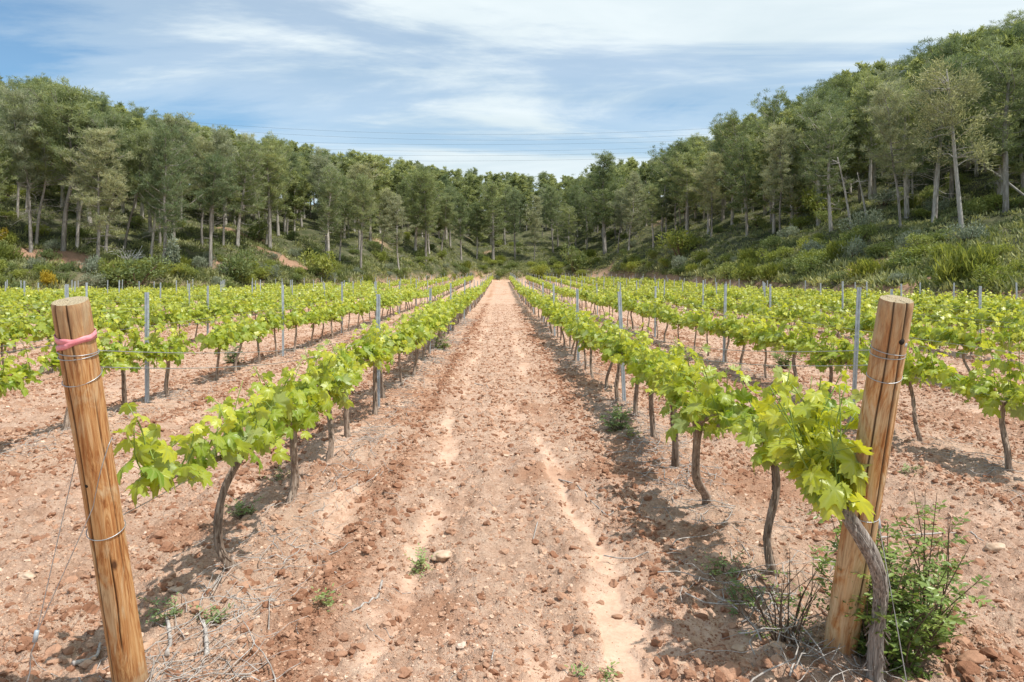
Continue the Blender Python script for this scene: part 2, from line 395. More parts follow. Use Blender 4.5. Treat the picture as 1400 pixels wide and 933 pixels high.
# ------------------------------------------------------------------ world, sun, camera
sc = bpy.context.scene
w = bpy.data.worlds.new('World'); sc.world = w; w.use_nodes = True
SUN = Vector((.42, -.24, 1.0)).normalized()
def build_world():
    nt = w.node_tree; bg = nt.nodes['Background']
    sky = N(nt, 'ShaderNodeTexSky', sky_type='NISHITA', sun_disc=False, sun_elevation=math.asin(SUN.z), sun_rotation=math.atan2(SUN.x, SUN.y), air_density=1.0, dust_density=.6, ozone_density=2.0, altitude=200.)
    d = N(nt, 'ShaderNodeTexCoord').outputs['Generated']
    s = N(nt, 'ShaderNodeSeparateXYZ'); nt.links.new(d, s.inputs[0])
    z = mth(nt, 'ADD', mth(nt, 'MAXIMUM', s.outputs[2], 0.), .10)
    cb = N(nt, 'ShaderNodeCombineXYZ'); nt.links.new(mth(nt, 'DIVIDE', s.outputs[0], z), cb.inputs[0]); nt.links.new(mth(nt, 'DIVIDE', s.outputs[1], z), cb.inputs[1])
    p = cb.outputs[0]
    n1 = noise(nt, mapping(nt, p, (.42, 1.05, 1), (0, 0, .22)), 1.0, 9, .60, 1.1)
    n2 = noise(nt, mapping(nt, p, (.16, .30, 1), (0, 0, -.1)), 1.0, 3, .5, .4)
    dens = mth(nt, 'ADD', mth(nt, 'MULTIPLY', n1, .62), mth(nt, 'MULTIPLY', n2, .55))
    dens = mth(nt, 'ADD', dens, mth(nt, 'MULTIPLY', s.outputs[0], .13))
    dens = mth(nt, 'ADD', dens, ramp(nt, s.outputs[2], [(.10, (.15,) * 3), (.155, (.09,) * 3), (.19, (.01,) * 3), (.25, (.01,) * 3), (.30, (.075,) * 3), (.37, (.11,) * 3)]))
    n3 = noise(nt, mapping(nt, p, (1.3, 3.6, 1), (0, 0, .25)), 1.0, 8, .62, 1.6)
    dens = mth(nt, 'ADD', mth(nt, 'SUBTRACT', dens, .088), mth(nt, 'MULTIPLY', n3, .13))
    cl = ramp(nt, dens, [(.42, (.10, .10, .10)), (.56, (.42, .42, .42)), (.72, (.97, .97, .97))], 'EASE')
    shade = ramp(nt, noise(nt, mapping(nt, p, (.6, 1.3, 1), (0, 0, .3)), 1.0, 6, .55, .6), [(.3, (4.0, 4.75, 5.1)), (.65, (5.5, 6.0, 6.15))])
    col = mix(nt, cl, mix(nt, 1.0, sky.outputs[0], (.54, .78, .86), 'MULTIPLY'), shade)
    nt.links.new(col, bg.inputs[0]); bg.inputs[1].default_value = .118
build_world()
L = bpy.data.lights.new('sun', 'SUN'); L.energy = 3.6; L.angle = rad(.53); L.color = (1, .955, .88)
lo = bpy.data.objects.new('sun', L); C.objects.link(lo); lo.rotation_euler = SUN.to_track_quat('Z', 'Y').to_euler(); lo.location = (20, 0, 60)
cam = bpy.data.cameras.new('camera'); co_ = bpy.data.objects.new('camera', cam); C.objects.link(co_)
co_.location = (0, 0, EYE); co_.rotation_euler = (rad(90), 0, 0)
cam.sensor_width = 36; cam.lens = 25.0; cam.shift_x = (700 - CX) / 1400; cam.shift_y = -(466.5 - CY) / 1400; cam.clip_end = 3000; cam.clip_start = .05
sc.camera = co_
sc.view_settings.view_transform = 'Standard'; sc.view_settings.look = 'None'; sc.view_settings.gamma = 1; sc.view_settings.use_curve_mapping = False
sc.view_settings.exposure = .54
sc.cycles.use_denoising = True
sc.cycles.max_bounces = 6; sc.cycles.diffuse_bounces = 3; sc.cycles.transmission_bounces = 4; sc.cycles.transparent_max_bounces = 4
# ------------------------------------------------------------------ grape leaf templates
def leaf_template(nout, rings, droop, fold, wave, seed):
    rs = np.random.RandomState(seed)
    ka = np.radians([0, 14, 27, 40, 52, 66, 80, 95, 108, 124, 140, 158, 172, 180])
    kr = np.array([1.0, .86, .60, .78, .92, .78, .57, .66, .76, .66, .60, .50, .36, .10])
    a = (np.arange(nout) + .5) / nout * 2 * np.pi - np.pi
    r = np.interp(np.abs(a), ka, kr) * (1 + (rs.rand(nout) - .5) * .10)
    if nout > 24: r = r * (1 + .075 * np.where(np.arange(nout) % 2, 1, -1))
    fr = np.linspace(0, 1, rings + 1)[1:]
    V = [[0, 0, 0]]; vein = [1.0]
    va = np.radians([0, 52, -52, 108, -108])
    da = np.min(np.abs(((a[:, None] - va[None]) + np.pi) % (2 * np.pi) - np.pi), 1)
    for f in fr:
        x = np.sin(a) * r * f; y = np.cos(a) * r * f
        rr = np.hypot(x, y)
        z = -droop * rr ** 2 + fold * np.abs(x) + wave * np.sin(a * 5 + seed) * rr * f
        z = z + .035 * f * (da > .2) * (1 if rings > 1 else 0)
        V += list(np.stack([x, y, z], 1)); vein += list((da < .11) * (1 - .45 * f))
    V = np.array(V) * .55
    i = np.arange(nout - 1); Fs = []
    Fs.append(np.stack([np.zeros(nout - 1, int), 1 + i + 1, 1 + i], -1))
    for k in range(rings - 1):
        b = 1 + k * nout
        Fs.append(np.stack([b + i, b + i + 1, b + nout + i + 1], -1)); Fs.append(np.stack([b + i, b + nout + i + 1, b + nout + i], -1))
    return V, np.concatenate(Fs), {'vein': np.array(vein)}
LEAF_H = [leaf_template(46, 2, d, f, wv, s) for d, f, wv, s in ((.25, .12, .06, 1), (.45, -.05, .09, 2), (.15, .25, .05, 3), (.6, .05, .11, 4))]
LEAF_M = [leaf_template(18, 1, d, f, .05, s) for d, f, s in ((.3, .1, 5), (.5, 0, 6), (.2, .22, 7))]
LEAF_L = [leaf_template(7, 1, .4, .1, .05, 8)]
QUAD = (np.array([[0, 0, 0], [.5, .5, .06], [0, 1, -.12], [-.5, .5, .06]]), np.array([[0, 1, 2], [0, 2, 3]]), {})
BLADE = (np.array([[-.5, 0, 0], [.5, 0, 0], [0, 1, 0]]), np.array([[0, 1, 2]]), {})

def rdir(rs, n): return norm(rs.normal(size=(n, 3)))

def put_leaves(mb, rs, pos, out, size, rnd, lod, mi=0, up=.75):
    """lobed leaves: tip points outward and down, face looks up and out"""
    n = len(pos)
    tips = norm(out * .75 + np.array([0, 0, -.62]) + rs.normal(size=(n, 3)) * .42)
    nr = norm(out * .55 + np.array([0, 0, up]) + rs.normal(size=(n, 3)) * .45)
    Ts = {0: LEAF_H, 1: LEAF_M, 2: LEAF_L}[lod]
    k = rs.randint(len(Ts), size=n)
    nr = nr * np.where(rs.rand(n) < .08, -1, 1)[:, None]
    for i, T in enumerate(Ts):
        s = k == i
        if s.any(): scatter(mb, T, pos[s], tips[s], nr[s], size[s], mi, rnd=rnd[s])

def vine_shape(rs, lod, front=.52, back=.52, head=.60, top=1.0, vigor=1.0, lean=(0, 0), stout=1.0, bend=None):
    """returns dict of MBs; row runs along Y, base at the origin"""
    tr, co, sh, fo = MB(), MB(), MB(), MB()
    hx, hy = lean
    base = np.array([0, 0, -.04]); hd = np.array([hx, hy, head])
    if bend is None:
        m1 = base + (hd - base) * .33 + np.array([rs.normal() * .016, rs.normal() * .022, 0])
        m2 = base + (hd - base) * .7 + np.array([rs.normal() * .018, rs.normal() * .025, 0])
        ctl = [base, m1, m2, hd]
    else: ctl = [base] + [np.array(b) for b in bend] + [hd]
    nseg = {0: 34, 1: 14, 2: 4}[lod]; sides = {0: 18, 1: 8, 2: 4}[lod]
    P = smooth_path(ctl, nseg); s = np.linspace(0, 1, nseg)
    r = (.022 - .003 * s + .017 * np.exp(-s * 11) + .012 * np.exp(-((s - 1) / .08) ** 2)) * stout
    if lod < 2: r = r * (1 + .10 * (vnoise(s * 9, s * 0 + rs.rand() * 90, 1) - .5) * 2)
    tw = rs.uniform(-4, 4); ph = rs.rand() * 50
    rf = None
    if lod == 0: rf = lambda u, th: 1 + .16 * np.sin(3 * th + tw * u * 2) + .12 * (vnoise(th * 2.2 + tw * u, u * 7 + ph, 2) - .5) + .07 * np.sin(7 * th + tw * u * 3)
    V, Fs = tube(P, r, sides, True, rf); tr.add(V, Fs)
    if lod == 0:
        for _ in range(46):                      # loose strips of bark
            i = int(rs.rand() * 27); a = rs.rand() * 6.283; k = rs.randint(3, 7); pts = P[i:i + k].copy(); fr = r[i:i + k] * 1.03
            da = a + np.linspace(0, rs.normal() * .5, k)[:len(pts)]
            pts[:, 0] += np.cos(da) * fr; pts[:, 1] += np.sin(da) * fr
            V, Fs = tube(pts, np.linspace(.0034, .0018, len(pts)), 4); tr.add(V, Fs)
    # cordon arms along the row
    arms = []
    for sg, ln in ((-1, front), (1, back)):
        if ln <= .05: continue
        c = [hd + [0, 0, -.03], hd + [rs.normal() * .02, sg * ln * .3, .035 + rs.normal() * .02], hd + [rs.normal() * .03, sg * ln * .65, .05 + rs.normal() * .025], hd + [rs.normal() * .03, sg * ln, .06 + rs.normal() * .03]]
        na = {0: 16, 1: 8, 2: 3}[lod]
        A = smooth_path(c, na); arms.append(A)
        ra = np.linspace(.019, .008, na) * stout
        V, Fs = tube(A, ra, {0: 10, 1: 6, 2: 3}[lod], True, (lambda u, th: 1 + .15 * np.sin(3 * th + 9 * u) + .25 * (vnoise(u * 16, th, 3) - .5)) if lod == 0 else None); co.add(V, Fs)
    pos = []; out = []; sz = []; rn = []
    shoots = []
    for A in arms:
        ln = np.linalg.norm(A[-1] - A[0]); ns = max(2, int(round(ln * (.66 if ln > .8 else 1) / (.070 if lod == 0 else (.062 if lod < 2 else .085)))))
        for q in (np.arange(ns) + rs.uniform(.2, .8, ns)) / ns:
            shoots.append(A[min(len(A) - 1, int(q * (len(A) - 1) + .5))])
    shoots.append(hd)
    for A in arms:
        if np.linalg.norm(A[-1] - A[0]) > .8: shoots += [A[-1], A[-1], A[-2], A[-3], A[-4]]
    for s0 in shoots:
        az = rs.rand() * 6.283; sp = rs.uniform(.05, .75)
        d = norm(np.array([math.cos(az) * sp, math.sin(az) * sp * .8, 1.0]))
        ln = rs.uniform(.16, max(.2, (top - head) * 1.05)) * vigor
        if rs.rand() < .22: d = norm(np.array([math.copysign(1, rs.rand() - .5) * .9, rs.normal() * .4, .25])); ln *= .75
        e = s0 + d * ln
        mid = (s0 + e) / 2 + rs.normal(size=3) * .03
        e = e + np.array([0, 0, -.25 * ln * sp])
        S = smooth_path([s0, mid, e], 8)
        if lod < 2:
            V, Fs = tube(S, np.linspace(.0042, .0018, 8), 5 if lod == 0 else 3); sh.add(V, Fs)
        nl = max(3, int(ln / (.042 if lod < 2 else .075)))
        for i in range(nl):
            q = (i + .4) / nl
            p0 = S[int(q * 7)]
            a2 = az + i * 2.6 + rs.normal() * .5
            o = np.array([math.cos(a2), math.sin(a2), .1])
            pl = rs.uniform(.03, .085) * (1 - .4 * q)
            p1 = p0 + norm(o + np.array([0, 0, .35])) * pl
            if lod == 0:
                V, Fs = tube(np.array([p0, (p0 + p1) / 2 + [0, 0, .008], p1]), .0013, 4, False); sh.add(V, Fs)
            pos.append(p1); out.append(o)
            z = rs.uniform(.10, .165) * (1 - .55 * q ** 1.6)
            sz.append(z * (1.0 if lod == 0 else (1.12 if lod == 1 else 1.45))); rn.append(np.clip(.25 + .75 * q * rs.uniform(.4, 1.2) + rs.normal() * .2, 0, 1))
    # hanging leaves round the arms
    for A in arms:
        nh = int(np.linalg.norm(A[-1] - A[0]) * (.45 if np.linalg.norm(A[-1] - A[0]) > .8 else 1) * (42 if lod == 0 else (64 if lod < 2 else 24)))
        for _ in range(nh):
            p0 = A[rs.randint(len(A))]; sx = math.copysign(1, rs.rand() - .5)
            pos.append(p0 + [sx * rs.uniform(.02, .16), rs.normal() * .05, rs.uniform(-.07, .12)]); out.append(np.array([sx, rs.normal() * .5, 0.]))
            sz.append(rs.uniform(.09, .165) * (1 if lod == 0 else (1.1 if lod == 1 else 1.35))); rn.append(np.clip(rs.rand() * .55, 0, 1))
    put_leaves(fo, rs, np.array(pos), norm(np.array(out)), np.array(sz), np.array(rn), lod)
    return tr, co, sh, fo

def vine_thing(rs, lod, loc, rz=0., **kw):
    tr, co, sh, fo = vine_shape(rs, lod, **kw)
    e = empty('grapevine', loc, rz)
    tr.build('trunk', m_vbark, e); co.build('cordon', m_vbark, e)
    if sh.n: sh.build('shoots', m_shoot, e)
    fo.build('foliage', m_leaf, e)
    return e

# ------------------------------------------------------------------ where every vine stands
def row_end(X):
    Y = np.arange(3, 125, .25); ok = Y < zb(X / Y) - .8
    return float(Y[ok][-1]) if ok.any() else 3.
rs = np.random.RandomState(11)
LEFT_FIRST = [3.67, 4.71, 5.79, 6.72, 7.70, 8.75, 9.80, 10.85]
RIGHT_FIRST = [3.59, 4.72, 5.58, 6.58, 7.55, 8.55, 9.6, 10.6]
L2 = [5.85, 6.85, 7.93, 8.86, 10.35, 11.25, 12.3, 13.3]
R2 = [5.48, 6.45, 7.4, 8.4, 9.4, 10.4, 11.4, 12.4]
spots = []                                       # (X, Y, row side, row number)
for side, rows in (('left', ROWL), ('right', ROWR)):
    for k, X in enumerate(rows):
        ye = row_end(X); y0 = max(3.6, abs(X) / .93)
        pre = {('left', 0): LEFT_FIRST, ('right', 0): RIGHT_FIRST, ('left', 1): L2, ('right', 1): R2}.get((side, k))
        ys = list(pre) if pre else [y0 + rs.rand()]
        while ys[-1] < ye - 1.2: ys.append(ys[-1] + rs.uniform(.92, 1.14))
        for i, Y in enumerate(ys):
            if Y < ye: spots.append((X + rs.normal() * .03, Y, side, k, i))
ORD = ['first', 'second', 'third', 'fourth', 'fifth', 'sixth', 'seventh', 'eighth', 'ninth', 'tenth', 'eleventh']
def row_name(side, k): return ('row just %s of the path' % side) if k == 0 else '%s row %s of the path' % (ORD[k], side)
inview = [s for s in spots if -.80 < s[0] / s[1] < .82]
inview.sort(key=lambda s: s[1])
near, far = inview[:290], inview[290:] + [s for s in spots if not (-.80 < s[0] / s[1] < .82)]
HI = {}
uniq = {('left', 0, i) for i in range(6)} | {('right', 0, i) for i in range(6)}
custom = {
 ('left', 0, 0): dict(front=1.06, back=.55, head=.63, top=1.0, lean=(.06, .05), bend=[(-.06, -.06, .12), (-.05, -.03, .38)], stout=.92),
 ('left', 0, 1): dict(front=.5, back=.55, head=.52, top=1.02, lean=(.03, 0.02), stout=1.1),
 ('right', 0, 0): dict(front=.6, back=.6, head=.66, top=1.06, lean=(-.02, 0.0), stout=.85, vigor=1.1),
 ('right', 0, 1): dict(front=.55, back=.45, head=.62, top=1.05, lean=(-.12, -.22), bend=[(-.02, -.04, .07), (-.11, -.12, .24)], stout=1.25, vigor=1.1),
 ('right', 0, 2): dict(front=.45, back=.55, head=.62, top=1.0, lean=(-.03, -.10), stout=1.1),
}
var = {0: [], 1: []}
def vine_label(side, k, i, X, Y):
    rn = row_name(side, k)
    if k <= 1 and i < 11:
        if (side, k, i) == ('left', 0, 0): return 'first grapevine behind the left leaning post, its leafy arm reaching back to it', None
        if (side, k, i) == ('right', 0, 0): return 'slim straight trunked grapevine just behind the right leaning post', None
        if k == 0: return '%s grapevine behind the leaning post in the %s' % (ORD[i if side == 'left' else i], rn), None
        return '%s grapevine from the near end in the %s' % (ORD[i], rn), None
    z = 'middle' if Y < 18 else 'far'
    if k <= 1: return 'leafy grapevine in the %s part of the %s' % (z, rn), z
    return 'leafy grapevine in the %s, further off' % rn, z
for n, (X, Y, side, k, i) in enumerate(near):
    lod = 0 if Y < 9.5 else 1
    loc = (X, Y, gz(X, Y)); key = (side, k, i)
    if key in uniq:
        e = vine_thing(np.random.RandomState(100 + n), 0, loc, **custom.get(key, dict(lean=(rs.normal() * .04, rs.normal() * .05), head=rs.uniform(.54, .63), top=rs.uniform(.96, 1.06))))
        var[0].append(e)
    elif len(var[lod]) < (16 if lod == 0 else 12):
        e = vine_thing(np.random.RandomState(100 + n), lod, loc, lean=(rs.normal() * .05, rs.normal() * .07), head=rs.uniform(.53, .64), top=rs.uniform(.98, 1.12), stout=rs.uniform(.75, 1.1))
        var[lod].append(e)
    else:
        pool = var[lod][2:] if lod == 0 else var[lod]
        e = dup(pool[rs.randint(len(pool))]); e.location = loc
        e.rotation_euler = (rs.normal() * .03, rs.normal() * .03, (math.pi if rs.rand() < .5 else 0) + rs.normal() * .12)
        s = rs.uniform(.92, 1.08); e.scale = (s * rs.uniform(.9, 1.1), s, s)
    lab, z = vine_label(side, k, i, X, Y)
    tag(e, lab, 'grapevine', ('grapevines in the %s' % row_name(side, k)))
# the rest: one object
mb = MB()
vl = []
for q in range(7):
    r2 = np.random.RandomState(500 + q); vl.append(vine_shape(r2, 2, lean=(r2.normal() * .04, r2.normal() * .06), head=r2.uniform(.53, .63), top=r2.uniform(.95, 1.05)))
for X, Y, side, k, i in far:
    parts = vl[rs.randint(len(vl))]; a = (math.pi if rs.rand() < .5 else 0) + rs.normal() * .1; s = rs.uniform(.9, 1.08)
    Rm = np.array([[math.cos(a), -math.sin(a), 0], [math.sin(a), math.cos(a), 0], [0, 0, 1]]) * s
    o = np.array([X, Y, gz(X, Y)])
    for p, mi in ((parts[0], 1), (parts[1], 1), (parts[3], 0)):
        V = np.concatenate(p.V) @ Rm.T + o
        A = {}
        for kk in ('rnd', 'vein'):
            if any(kk in a_ for _, a_ in p.A): A[kk] = np.concatenate([np.broadcast_to(np.asarray(a_.get(kk, 0.), float), (nn,)) for nn, a_ in p.A])
        if 'rnd' in A: A['rnd'] = np.clip(A['rnd'] + rs.normal() * .08, 0, 1)
        b0 = mb.n; mb.V.append(V); mb.n += len(V); mb.A.append((len(V), A))
        mb.F += [(f + b0, mi) for f, _ in p.F]
tag(mb.build('far_grapevines', [m_leaf, m_vbark]), 'mass of leafy green grapevines in the far rows below the woods', 'grapevines', kind='stuff')

# the gnarled old vine at the foot of the right post
rs = np.random.RandomState(77)
tr, sh, fo, co = MB(), MB(), MB(), MB()
e = empty('grapevine', (1.43, 2.745, gz(1.43, 2.745)))
ctl = [(0, -.02, -.05), (.0, -.035, .16), (-.01, -.085, .34), (-.06, -.135, .49), (-.145, -.15, .63), (-.195, -.14, .70)]
P = smooth_path(ctl, 60); s = np.linspace(0, 1, 60)
r = np.interp(s, [0, .06, .3, .6, .85, 1], [.037, .028, .0225, .024, .026, .031])
V, Fs = tube(P, r, 30, True, lambda u, th: 1 + .13 * np.sin(4 * th + 5 * u) + .17 * (vnoise(th * 3.2 + 3 * u, u * 9, 4) - .5) + .10 * np.sin(11 * th + 9 * u) + .09 * (vnoise(th * 8, u * 30, 5) - .5))
tr.add(V, Fs)
for _ in range(150):                               # strips of peeling bark
    q = rs.rand() ** 1.3 * .95; i = int(q * 52); a = rs.rand() * 6.283; ln = rs.randint(4, 8)
    pts = P[i:i + ln].copy(); fr = r[i:i + ln]
    pts[:, 0] += np.cos(a) * fr * 1.02; pts[:, 1] += np.sin(a) * fr * 1.02
    if q < .35 and rs.rand() < .5: pts[0] += [np.cos(a) * .02, np.sin(a) * .02, -.015]
    V, Fs = tube(pts, np.linspace(.0035, .0015, len(pts)), 4); tr.add(V, Fs)
for k in range(7):
    a = rs.rand() * 6.283; p0 = P[-3]; p1 = p0 + [math.cos(a) * .03, math.sin(a) * .03, rs.uniform(.0, .05)]
    V, Fs = tube(np.array([p0, (p0 + p1) / 2, p1]), [.016, .014, .010], 8); co.add(V, Fs)
A = smooth_path([P[-1], P[-1] + [.0, .14, .04], P[-1] + [.06, .38, .06], P[-1] + [.12, .66, .04]], 14)
V, Fs = tube(A, np.linspace(.019, .008, 14), 10, True, lambda u, th: 1 + .2 * np.sin(3 * th + 9 * u)); co.add(V, Fs)
pos, out, sz, rn = [], [], [], []
for k in range(17):
    s0 = A[rs.randint(2, len(A))] if k > 2 else P[-1]; az = rs.rand() * 6.283; ln = rs.uniform(.22, .46); sp = rs.uniform(.1, .6)
    ee = s0 + norm(np.array([math.cos(az) * sp - .05, math.sin(az) * sp, 1.])) * ln
    S = smooth_path([s0, (s0 + ee) / 2 + rs.normal(size=3) * .02, ee], 8); V, Fs = tube(S, np.linspace(.0045, .002, 8), 5); sh.add(V, Fs)
    for i in range(int(ln / .045)):
        qq = i * .045 / ln; a2 = az + i * 2.6; o = np.array([math.cos(a2), math.sin(a2), .1]); p1 = S[int(qq * 7)] + norm(o + [0, 0, .3]) * rs.uniform(.04, .09)
        V, Fs = tube(np.array([S[int(qq * 7)], p1]), .0014, 4, False); sh.add(V, Fs)
        pos.append(p1); out.append(o); sz.append(rs.uniform(.11, .165) * (1 - .5 * qq ** 2)); rn.append(np.clip(.5 + .5 * rs.rand(), 0, 1))
for k in range(14):
    p0 = A[rs.randint(8)]; a2 = rs.rand() * 6.283; o = np.array([math.cos(a2), math.sin(a2), 0])
    pos.append(p0 + o * .07 + [0, 0, rs.uniform(-.01, .13)]); out.append(o); sz.append(rs.uniform(.10, .155)); rn.append(rs.uniform(.3, .9))
put_leaves(fo, rs, np.array(pos), norm(np.array(out)), np.array(sz), np.array(rn), 0)
tr.build('trunk', m_vbark_old, e); co.build('cordon', m_vbark_old, e); sh.build('shoots', m_shoot, e); fo.build('foliage', m_leaf, e)
tag(e, 'gnarled old grapevine with shaggy grey peeling bark leaning against the right wooden post', 'grapevine', 'grapevines in the row just right of the path')

# ------------------------------------------------------------------ galvanised trellis posts
def steel_post(h):
    mb = MB(); w_, d_, t_ = .040, .030, .004
    prof = np.array([(-w_ / 2, -d_ / 2), (-w_ / 2, d_ / 2 - t_ * 0), (-w_ / 2 + t_, d_ / 2), (-w_ / 2 + t_, -d_ / 2 + t_), (-.006, -d_ / 2 + t_), (0, -d_ / 2 + .009), (.006, -d_ / 2 + t_), (w_ / 2 - t_, -d_ / 2 + t_), (w_ / 2 - t_, d_ / 2), (w_ / 2, d_ / 2), (w_ / 2, -d_ / 2), (.006, -d_ / 2), (0, -d_ / 2 + .005), (-.006, -d_ / 2)])
    n = len(prof); zs = [-.15, h]
    V = np.array([(x, y, z) for z in zs for x, y in prof])
    j = np.arange(n); kk = (j + 1) % n
    mb.add(V, [np.stack([j, kk, n + kk, n + j], -1)])
    mb.add(V[n:], [np.array([[0, 1, 2], [0, 2, 3], [0, 3, 13], [13, 3, 4], [13, 4, 12], [12, 4, 5], [12, 5, 6], [12, 6, 11], [11, 6, 7], [11, 7, 10], [10, 7, 8], [10, 8, 9]])])
    hk = MB()
    for z in np.arange(.5, h - .03, .12):            # wire hooks pressed out of the edges
        for sx in (-1, 1):
            hk.add(np.array([(sx * w_ / 2, -.006, z), (sx * (w_ / 2 + .006), -.006, z + .012), (sx * w_ / 2, -.006, z + .02), (sx * w_ / 2, .004, z), (sx * (w_ / 2 + .006), .004, z + .012), (sx * w_ / 2, .004, z + .02)]),
                   [np.array([[0, 1, 4, 3], [1, 2, 5, 4]]), np.array([[0, 2, 1], [3, 4, 5]])])
    return mb, hk
rs = np.random.RandomState(21)
proto = []
for h in (1.33, 1.37, 1.30):
    a_, b_ = steel_post(h); e = empty('trellis_post', (0, 0, 0)); a_.build('channel', m_galv, e, False); b_.build('hooks', m_galv, e, False); proto.append(e)
used = [False] * 3; POSTS = {}
for side, rows in (('left', ROWL), ('right', ROWR)):
    for k, X in enumerate(rows):
        ye = row_end(X); y0 = max(4., abs(X) / .80)
        pre = {('left', 0): [8.15, 14.0, 19.9, 25.6, 31.0, 36.6], ('right', 0): [8.45, 12.7, 18.3, 24.0, 29.5], ('left', 1): [8.43, 13.45, 18.7, 23.9], ('right', 1): [7.4, 12.5, 17.8, 23.2]}.get((side, k))
        ys = list(pre) if pre else [y0 + rs.rand() * 5]
        while ys[-1] < ye - 5.5: ys.append(ys[-1] + rs.uniform(5.2, 5.7))
        POSTS[(side, k)] = ys
        for i, Y in enumerate(ys):
            if Y > ye: continue
            v = rs.randint(3)
            e = proto[v] if not used[v] else dup(proto[v]); used[v] = True
            xx = X + rs.normal() * .03 + (.12 if (side, k, i) == ('right', 0, 0) else (-.20 if (side, k, i) == ('right', 1, 0) else 0))
            e.location = (xx, Y, gz(xx, Y)); e.rotation_euler = (rs.normal() * .02, (.04 if (side, k, i) == ('right', 1, 0) else -.05 if (side, k, i) == ('right', 0, 0) else rs.normal() * .015), rs.normal() * .25)
            e.scale = (1, 1, rs.uniform(.98, 1.04))
            rn = row_name(side, k)
            if k <= 1 and i < 4: lab = '%s grey steel trellis post along the %s' % (ORD[i], rn)
            else: lab = 'thin grey steel post amid the %s' % rn
            tag(e, lab, 'trellis post', 'steel posts of the %s' % rn if not (k <= 1 and i < 4) else 'nearest steel posts')

# ------------------------------------------------------------------ leaning wooden end posts
def wooden_post(name, foot, head, r0, r1, seed, cracks, m, label):
    foot = np.array(foot); head = np.array(head); ax = head - foot; h = np.linalg.norm(ax)
    e = empty(name, tuple(foot)); _z = Vector(ax).normalized(); _x = (Vector((1, 0, 0)) - _z * _z.x).normalized(); _y = _z.cross(_x); q = Matrix((_x, _y, _z)).transposed().to_quaternion(); e.rotation_mode = 'QUATERNION'; e.rotation_quaternion = q
    n, ns = 150, 120
    u = np.linspace(-.12, 1, n); z = u * h; th = np.arange(ns) * 2 * math.pi / ns
    Z, T = np.meshgrid(z, th, indexing='ij'); U = Z / h
    R_ = (r0 + (r1 - r0) * np.clip(U, 0, 1)) * (1 + .035 * np.sin(T * 2 + 1.5 * U + seed) + .02 * np.sin(T * 3 - 2 * U) + .05 * (vnoise(U * 5, T * 0 + seed, 3) - .5) + .012 * (vnoise(T * 6 + seed, U * 14, 4) - .5))
    R_ *= 1 + .018 * (vnoise(np.cos(T) * 9 + seed, np.sin(T) * 9 + U * 2, 7) - .5)
    cr = np.zeros_like(R_)
    for a, u0, u1, wd in cracks:
        aa = a + .10 * np.sin(U * 5 + a) + .12 * (vnoise(U * 9, U * 0 + a * 3, 5) - .5)
        dd = np.abs((T - aa + np.pi) % (2 * np.pi) - np.pi)
        m_ = np.clip(1 - dd / wd, 0, 1) * sstep(u0, u0 + .06, U) * (1 - sstep(u1 - .06, u1 + .001, U) * (u1 < .99))
        cr = np.maximum(cr, m_)
    R_ = R_ * (1 - .12 * cr)
    bev = np.interp(U, [.986, .995, 1], [1, .985, .95]); R_ = R_ * bev
    V = np.stack([R_ * np.cos(T), R_ * np.sin(T), Z], -1).reshape(-1, 3)
    i = np.arange(n - 1)[:, None] * ns; j = np.arange(ns)[None, :]; k = (j + 1) % ns
    mb = MB()
    mb.add(V, [np.stack([i + j, i + k, i + ns + k, i + ns + j], -1).reshape(-1, 4)], crack=np.clip(cr.ravel() * 1.3, 0, 1), top=0.)
    # sawn top: rings of vertices with checks
    rf = np.linspace(1, 0, 26)[:-1]; Rt = R_[-1]; ct = cr[-1]
    RR, TT = np.meshgrid(rf, th, indexing='ij')
    c2 = np.clip(ct[None, :] * (rf[:, None] > .25), 0, 1)
    zt = h + .004 * (vnoise(RR * np.cos(TT) * 12 + seed, RR * np.sin(TT) * 12, 6) - .5) * (RR < .98) - .006 * c2 * (RR < .98)
    Vt = np.stack([RR * Rt[None] * np.cos(TT), RR * Rt[None] * np.sin(TT), zt], -1).reshape(-1, 3)
    Vt = np.vstack([Vt, [0, 0, h]]); nt_ = len(rf)
    i = np.arange(nt_ - 1)[:, None] * ns
    mb.add(Vt, [np.stack([i + j, i + k, i + ns + k, i + ns + j], -1).reshape(-1, 4), np.stack([(nt_ - 1) * ns + j[0], (nt_ - 1) * ns + k[0], np.full(ns, nt_ * ns)], -1)],
           top=1.0, crack=np.concatenate([c2.ravel() * .9, [0]]))
    mb.build('post_body', m, e)
    tag(e, label, 'wooden post', 'leaning wooden end posts')
    def at(hh, ang, off=0.):     # point on the surface in world space
        uu = hh / h; rr = r0 + (r1 - r0) * uu + off
        p = Vector((rr * math.cos(ang), rr * math.sin(ang), hh)); p = q @ p; return np.array([p.x, p.y, p.z]) + foot
    return e, at, h
lf = (-1.385, 2.66, gz(-1.385, 2.66)); rf_ = (1.385, 2.91, gz(1.385, 2.91))
